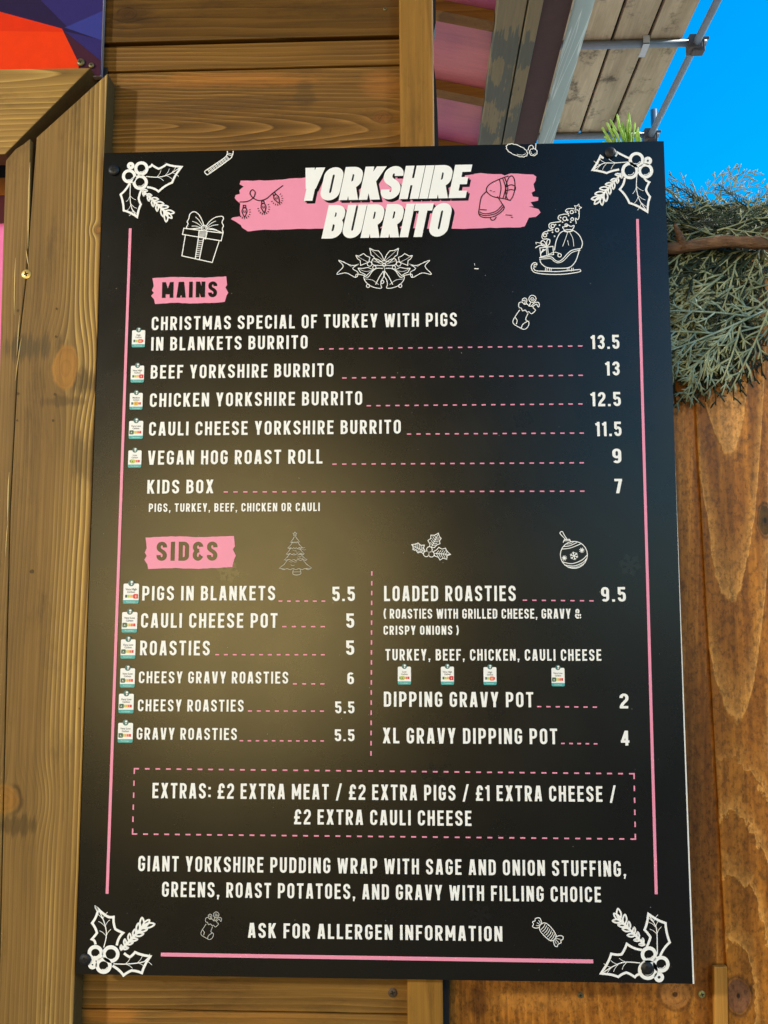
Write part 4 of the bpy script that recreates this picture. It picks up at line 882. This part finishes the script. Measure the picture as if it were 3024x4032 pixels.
for f_ in ((2400, 945, 45), (1740, 1970, 50), (2480, 2225, 45), (1715, 3060, 60), (1400, 1200, 40), (1950, 2800, 40), (900, 2250, 45), (1890, 3600, 45), (2060, 1650, 40)): flake(*f_)

# carbon stickers (small lettering: Blender's built-in font turned to mesh)
def font_faces(txt, size):
    cu = bpy.data.curves.new('t', 'FONT'); cu.body = txt; cu.size = size; cu.align_x = 'CENTER'; cu.resolution_u = 3; cu.offset = size*.012
    o = bpy.data.objects.new('t', cu); COL.objects.link(o); dg = bpy.context.evaluated_depsgraph_get(); me = o.evaluated_get(dg).to_mesh()
    fs = [[tuple(me.vertices[i].co[:2]) for i in p.vertices] for p in me.polygons]; o.evaluated_get(dg).to_mesh_clear()
    bpy.data.objects.remove(o); bpy.data.curves.remove(cu); return fs
FC = {}
def sticker(k, x0, y0, x1, y1, level):
    (ax, az), (bx, bz) = zm(k, [(x0, y0), (x1, y1)]); w_, h_ = bx-ax, az-bz; q = MB()
    def X(a): return ax+a*w_
    def Z(b): return az-b*h_
    def rect(a0, b0, a1, b1, m, y, r=0):
        if r:
            rx, rz = r, r*w_/h_; pts = []
            for cx_, cz_, s0 in ((a1-rx, b0+rz, 0), (a0+rx, b0+rz, 90), (a0+rx, b1-rz, 180), (a1-rx, b1-rz, 270)):
                for t in (0, 30, 60, 90): an = R_(s0+t); pts.append((X(cx_+rx*math.cos(an)), y, Z(cz_-rz*math.sin(an))))
            q.face(pts, m)
        else: q.face([(X(a0), y, Z(b1)), (X(a1), y, Z(b1)), (X(a1), y, Z(b0)), (X(a0), y, Z(b0))], m)
    rect(0, 0, 1, 1, 0, -.00100, .09); rect(0.0, .82, 1, 1, 1, -.00104, .09); rect(0, .82, 1, .90, 1, -.00108)
    word_, n_, letter = {'VH': ('Very High', 4, 'E'), 'H': ('High', 3, 'D'), 'M': ('Medium', 2, 'C'), 'VL': ('Very Low', 0, 'A'), 'L': ('Low', 1, 'B')}[level]
    seg = .155; gx = .11
    for i in range(5): rect(gx+seg*i+.015, .56, gx+seg*(i+1)-.005, .70, 4+i, -.00108)
    cx_ = gx+seg*(n_+.5); rect(cx_-.15, .52, cx_+.15, .75, 4+n_, -.00112, .05)
    cxx, cz_ = X(.5), Z(-.02); r = w_*.2
    q.face([(cxx+r*math.cos(i*math.pi/10), -.00112, cz_+r*math.sin(i*math.pi/10)) for i in range(20)], 2)
    q.face([(cxx+r*(.15+.6*math.cos(i*math.pi/4)*.7), -.00116, cz_+r*(.35+.35*math.sin(i*math.pi/4))) for i in range(8)], 0); q.face([(cxx-r*.2, -.00116, cz_-r*.1), (cxx+r*.05, -.00116, cz_-r*.7), (cxx+r*.45, -.00116, cz_-r*.2)], 0)
    for txt, yb, sz, m in ((word_, .33, .175, 3), ('Carbon', .46, .16, 3), ('Foodsteps', .945, .14, 9), (letter, .69, .17, 0 if level in ('VL', 'VH', 'H') else 3)):
        if (txt, sz) not in FC: FC[(txt, sz)] = font_faces(txt, sz)
        for f in FC[(txt, sz)]:
            xc = cx_ if txt == letter else .5
            q.face([(X(xc)+a*w_, -.00118, Z(yb)+b*w_) for a, b in f], m)
    names = {'VH': 'very high', 'H': 'high', 'M': 'medium', 'VL': 'very low', 'L': 'low'}
    q.build('carbon_sticker', [M_white, M_teal, M_globe, M_text, SC['g'], SC['l'], SC['y'], SC['o'], SC['r'], M_tealpale], mb, label='white sticker reading %s carbon' % names[level])
for s_ in (('3', 283, 385, 346, 470, 'H'), ('3', 277, 563, 341, 647, 'VH'), ('3', 272, 700, 334, 783, 'M'), ('3', 268, 840, 336, 930, 'VL'), ('3', 264, 988, 328, 1074, 'L'),
           ('5', 240, 380, 315, 481, 'VH'), ('5', 233, 523, 307, 626, 'VL'), ('5', 227, 660, 298, 757, 'VL'), ('5', 224, 805, 295, 902, 'VL'), ('5', 217, 933, 289, 1031, 'VL'), ('5', 213, 1079, 285, 1179, 'VL'),
           ('6', 170, 638, 223, 710, 'L'), ('6', 343, 638, 396, 711, 'VH'), ('6', 514, 640, 567, 712, 'H'), ('6', 787, 643, 841, 717, 'VL')): sticker(*s_)
for (u, v, rot) in ((448, 670, .2), (2403, 601, .8), (2548, 3812, .5), (336, 3778, .3)):
    screw('screw', u, v, -.0013, 23, mb, M_blackscrew, .3, .0008, rot, 'black dome head screw')
# dust specks and scuffs
q = MB(); rs = random.Random(5)
for i in range(90):
    x, z = rs.uniform(-.29, .29), 1.6+rs.uniform(-.41, .41); r = rs.uniform(.0002, .00045)
    q.face([(x+r*math.cos(k_*1.26)*rs.uniform(.5, 1.3), -.00034, z+r*math.sin(k_*1.26)*rs.uniform(.5, 1.3)) for k_ in range(5)])
q.build('dust', plain('dust', (.34, .33, .30), .9), mb)

# ------------------------------------------------------------------ evergreen garland
ga = thing('garland', P(2850, 950, .02), 'evergreen garland of grey green cypress sprays on a brown branch atop the plank wall', 'garland')
def leafmat(name, c1, c2, tr=.25):
    m, b = newmat(name); x, y, z = pos(); n = noise(vec(x, y, z), 60, 3, .6); n2 = noise(vec(x, y, z), 12, 2, .5)
    col = mixc((n*.6+n2*.4).step(.35, .65), c1, c2); S.nt.links.new(col, b.inputs['Base Color']); b.inputs['Roughness'].default_value = .55
    t = S.nt.nodes.new('ShaderNodeBsdfTranslucent'); S.nt.links.new(col, t.inputs[0]); mx = S.nt.nodes.new('ShaderNodeMixShader'); mx.inputs[0].default_value = tr
    S.nt.links.new(b.outputs[0], mx.inputs[1]); S.nt.links.new(t.outputs[0], mx.inputs[2]); S.nt.links.new(mx.outputs[0], S.nt.nodes['Material Output'].inputs[0]); return m
M_cyp = [leafmat('cypress_grey', srgb(114, 126, 96), srgb(178, 186, 150)), leafmat('cypress_blue', srgb(106, 128, 112), srgb(168, 186, 166)), leafmat('cypress_shaded', srgb(30, 42, 32), srgb(50, 64, 46)), leafmat('fir_green', srgb(38, 58, 46), srgb(80, 102, 82))]  # darkest cypress has the back layer's shade put into its colour
def bark():
    m, b = newmat('twig_bark'); x, y, z = pos(); n = noise(vec(x*60, y*260, z*260), 1, 5, .7); n2 = noise(vec(x*25, y*25, z*25), 1, 3, .6)
    S.nt.links.new(scalec(mixc(n2.step(.35, .65), srgb(122, 92, 70), srgb(86, 72, 62)), (n-.5)*2.2+1), b.inputs['Base Color']); b.inputs['Roughness'].default_value = .9; b.inputs['Specular IOR Level'].default_value = .15
    bump(b, n, 1.0, .004); return m
M_twig = bark()
q = MB(); A = [P(2560, 985, .03), P(2660, 978, .03), P(2760, 962, .026), P(2860, 950, .022), P(2960, 955, .02), P(3120, 960, .02)]
q.tube(A, [.006, .0064, .0062, .0066, .0066, .007], 10); q.tube([P(2690, 980, .028), P(2678, 930, .026), P(2655, 880, .026)], [.006, .004, .0018], 8); q.build('branch', M_twig, ga, smooth=True)
def spray_mesh(name, L, mat, rnd, rad=.0012, n=7, curl=.3):
    """flat cypress frond in the XZ plane, growing along +X: stem, side branches, comb of short forked twigs"""
    q = MB(); yb = rnd.uniform(-.02, .02)
    def pt_(t): return Vector((L*t*math.cos(curl*t*.6), yb*t*t, L*t*math.sin(curl*t*.6)))
    def comb(pts, l, s0, step=.0085):
        k = int(l/step)
        for j in range(1, k+1):
            tt = min(.97, (j-.3*rnd.random())*step/l); f = tt*(len(pts)-1); a_ = int(f); b0 = pts[a_].lerp(pts[a_+1], f-a_); d1 = (pts[a_+1]-pts[a_]).normalized()
            s3 = s0 if j % 2 else -s0; an = math.atan2(d1.z, d1.x)+s3*rnd.uniform(.62, .85); l2 = min(.017, .004+.42*(l*(1-tt)+.006))*rnd.uniform(.8, 1.2)
            dv = Vector((math.cos(an), rnd.uniform(-.25, .25), math.sin(an))); e = b0+dv*l2+d1*l2*.22; mid = b0+dv*l2*.55
            q.tube([b0, mid, e], [rad*.95, rad*.9, rad*.6], 5)
            if l2 > .009:
                for s4 in (-1, 1):
                    if rnd.random() < .7:
                        a4 = an+s4*rnd.uniform(.5, .75); e4 = mid+Vector((math.cos(a4), rnd.uniform(-.2, .2), math.sin(a4)))*l2*rnd.uniform(.35, .5); q.tube([mid, e4], [rad*.85, rad*.55], 5)
    stem = [pt_(i/8) for i in range(9)]; q.tube(stem, [rad*1.25*(1-.4*i/8) for i in range(9)], 5)
    comb(stem[4:], L*.5, 1)
    for i in range(n):
        t = .08+.80*i/(n-1); p = pt_(t); d0 = (pt_(t+.05)-pt_(t-.05)).normalized(); s = 1 if i % 2 else -1
        an = math.atan2(d0.z, d0.x)+s*rnd.uniform(.48, .66); l = L*(.50*(1-t)+.12)*rnd.uniform(.85, 1.15); dr_ = Vector((math.cos(an), rnd.uniform(-.12, .12), math.sin(an)))
        tw = [p+dr_*l*k_/5+d0*l*(k_/5)**2*.22 for k_ in range(6)]
        q.tube(tw, [rad*(1.1-.09*k_) for k_ in range(6)], 5); comb(tw, l, s)
    return q.build(name, mat, None, smooth=True)
def needle_mesh(name, L, mat, rnd, nl=.022, n=60, rad=.00055):
    q = MB(); q.tube([Vector((L*i/5, 0, .03*L*math.sin(i))) for i in range(6)], [.0013-.0001*i for i in range(6)], 5)
    for i in range(n):
        t = i/n; a_ = rnd.uniform(-1.2, 1.2)+(0 if i % 2 else math.pi); p = Vector((L*t, 0, 0)); d = Vector((.75, math.sin(a_)*.5, math.cos(a_)*.8)).normalized(); l = nl*(1-.35*t)*rnd.uniform(.8, 1.1)
        q.tube([p, p+d*l*.6, p+d*l+Vector((l*.1, 0, 0))], [rad, rad*1.1, rad*.4], 4)
    return q.build(name, mat, None, smooth=True)
rg = random.Random(21); protos = []
for i in range(6): protos.append(spray_mesh('spray', .145, M_cyp[(0, 1, 0, 2, 0, 1)[i]], rg, rg.uniform(.00100, .0012), rg.choice((6, 7)), rg.uniform(-.5, .5)))
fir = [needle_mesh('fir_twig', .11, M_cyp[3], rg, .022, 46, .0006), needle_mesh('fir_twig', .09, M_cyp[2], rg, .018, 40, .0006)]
used = set()
def place(o, u, v, y, deg, sc_=1, tilt=0, yaw=0):
    c = o if o.name not in used else o.copy()
    if o.name not in used: used.add(o.name)
    else: COL.objects.link(c)
    Lp = .135*sc_/MMPX; a_ = R_(deg); umin = min(u, u+Lp*math.cos(a_))-.5*Lp*abs(math.sin(a_)); vm = v-Lp*math.sin(a_)*.5
    if umin < 2625+(max(v, vm)-559)*.0357: y = max(y, .034+rg.uniform(0, .01)); tilt *= .3; yaw *= .2   # tucked in behind the board
    c.parent = ga; c.location = P(u, v, y)-ga.location; c.rotation_euler = (tilt, -R_(deg), yaw); c.scale = (sc_,)*3
# back layer: fir and cypress, partly coloured as in shade, filling the mass, hanging down
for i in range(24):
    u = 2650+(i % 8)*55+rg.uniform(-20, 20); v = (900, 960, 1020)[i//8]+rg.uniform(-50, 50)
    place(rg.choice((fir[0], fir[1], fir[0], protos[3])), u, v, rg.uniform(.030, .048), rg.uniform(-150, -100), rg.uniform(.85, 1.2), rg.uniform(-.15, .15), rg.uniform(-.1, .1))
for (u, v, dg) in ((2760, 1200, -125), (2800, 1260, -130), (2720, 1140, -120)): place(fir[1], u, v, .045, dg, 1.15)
# front cypress sprays sweeping down to the left, overlapping like shingles from the lowest up
rows = [(1180, 2900, 3150, 3, -158, .022, 1), (1110, 2860, 3140, 2, -148, .004, 0), (1060, 2840, 3120, 2, -143, -.014, 4), (970, 2810, 3110, 3, -146, -.03, 0), (905, 2860, 3150, 2, -160, -.044, 4), (875, 2790, 3090, 3, -152, -.036, 0)]
for (v, u0, u1, n_, dg, y, pk_) in rows:
    for i in range(n_):
        place(protos[pk_ if i % 3 else rg.choice((0, 1, 2, 4))], u0+(u1-u0)*i/(n_-1)+rg.uniform(-25, 25), v+rg.uniform(-60, 60), y-.012*i/n_, dg+rg.uniform(-13, 13), rg.uniform(1.0, 1.3), rg.uniform(-.25, .25), rg.uniform(-.12, .12))
# upper fringe against the sky
for i in range(30):
    u = 2640+(i % 15)*31+rg.uniform(-14, 14); v = 885+rg.uniform(-35, 25); rt = i % 2
    place(rg.choice((fir[0], fir[0], fir[1], fir[0], protos[4])), u, v, rg.uniform(.01, .045), rg.uniform(4, 34) if rt else rg.uniform(146, 176), rg.uniform(.55, .8), rg.uniform(-.3, .3), rg.uniform(-.2, .2))
for o_ in protos+fir:
    if o_.name not in used: place(o_, 3000, 1100, .04, -130, 1)
# bright sprig standing behind the top of the board
spg = thing('fir_sprig', P(2440, 640, .045), 'bright yellow green fir sprig poking up behind the top edge of the menu board', 'sprig')
q = MB(); rs = random.Random(9); base = P(2440, 660, .045)
M_fresh = leafmat('fresh_fir', srgb(140, 182, 60), srgb(206, 228, 132), .5)
NE = [(2372, 560, 2450), (2378, 538, 2440), (2370, 500, 2452), (2392, 530, 2448), (2388, 482, 2450), (2412, 505, 2455), (2402, 470, 2456), (2430, 450, 2468), (2440, 500, 2462), (2448, 478, 2470), (2476, 444, 2476), (2462, 520, 2466), (2482, 510, 2478), (2500, 482, 2490), (2492, 540, 2484), (2512, 500, 2500), (2520, 540, 2505), (2420, 545, 2455), (2440, 550, 2462), (2402, 552, 2450), (2515, 515, 2500), (2384, 548, 2440), (2455, 495, 2468), (2472, 470, 2474), (2508, 530, 2498)]
for (u, v, ub) in NE:
    y = .045+rs.uniform(-.012, .012); B0, E0 = P(ub+(u-ub)*.25, 606+rs.uniform(-45, 35), .045+rs.uniform(-.008, .008)), P(u, v, y); mid = B0.lerp(E0, .55)+Vector((rs.uniform(-.0012, .0012), rs.uniform(-.002, .002), rs.uniform(-.0003, .0012)))
    q.tube([B0, mid, E0.lerp(mid, .12), E0], [.0008, .0014, .0012, .0005], 6)
q.build('needles', M_fresh, spg, smooth=True)
q = MB(); q.tube([P(2445, 900, .047), P(2450, 700, .046), P(2462, 590, .045)], [.002, .0018, .0012], 6); q.build('stem', M_twig, spg, smooth=True)

# ------------------------------------------------------------------ unseen blockers added to darken the board's mirror view and cut sky light
op = thing('opposite_blocker', (-4, -6, 0), 'unseen dark block with a stall front, added to darken what the menu board mirrors', 'blocker')
q = MB(); q.box(-14, 1.0, -9.0, -5.0, 0, 9); q.build('wall', plain('blocker_dark', srgb(58, 46, 40), .85), op)
q = MB(); q.box(-5.5, .25, -5.0, -4.2, 0, 2.7); q.build('blocker_front', plain('blocker_dark_brown', srgb(60, 44, 28), .8), op)
aw = thing('sky_blocker', (-1.5, -1.6, 3.1), 'unseen dark sheet added over the alley to block sky light', 'sky_blocker')  # sheet added out of view to keep overhead sky off the front
q = MB(); q.prism([(-4.5, -2.6, 2.75), (.15, -2.6, 2.75), (.15, -.25, 3.2), (-4.5, -.25, 3.2)], (0, 0, .02)); q.build('blocker_sheet', plain('sky_blocker_dark', srgb(52, 48, 44), .9), aw)
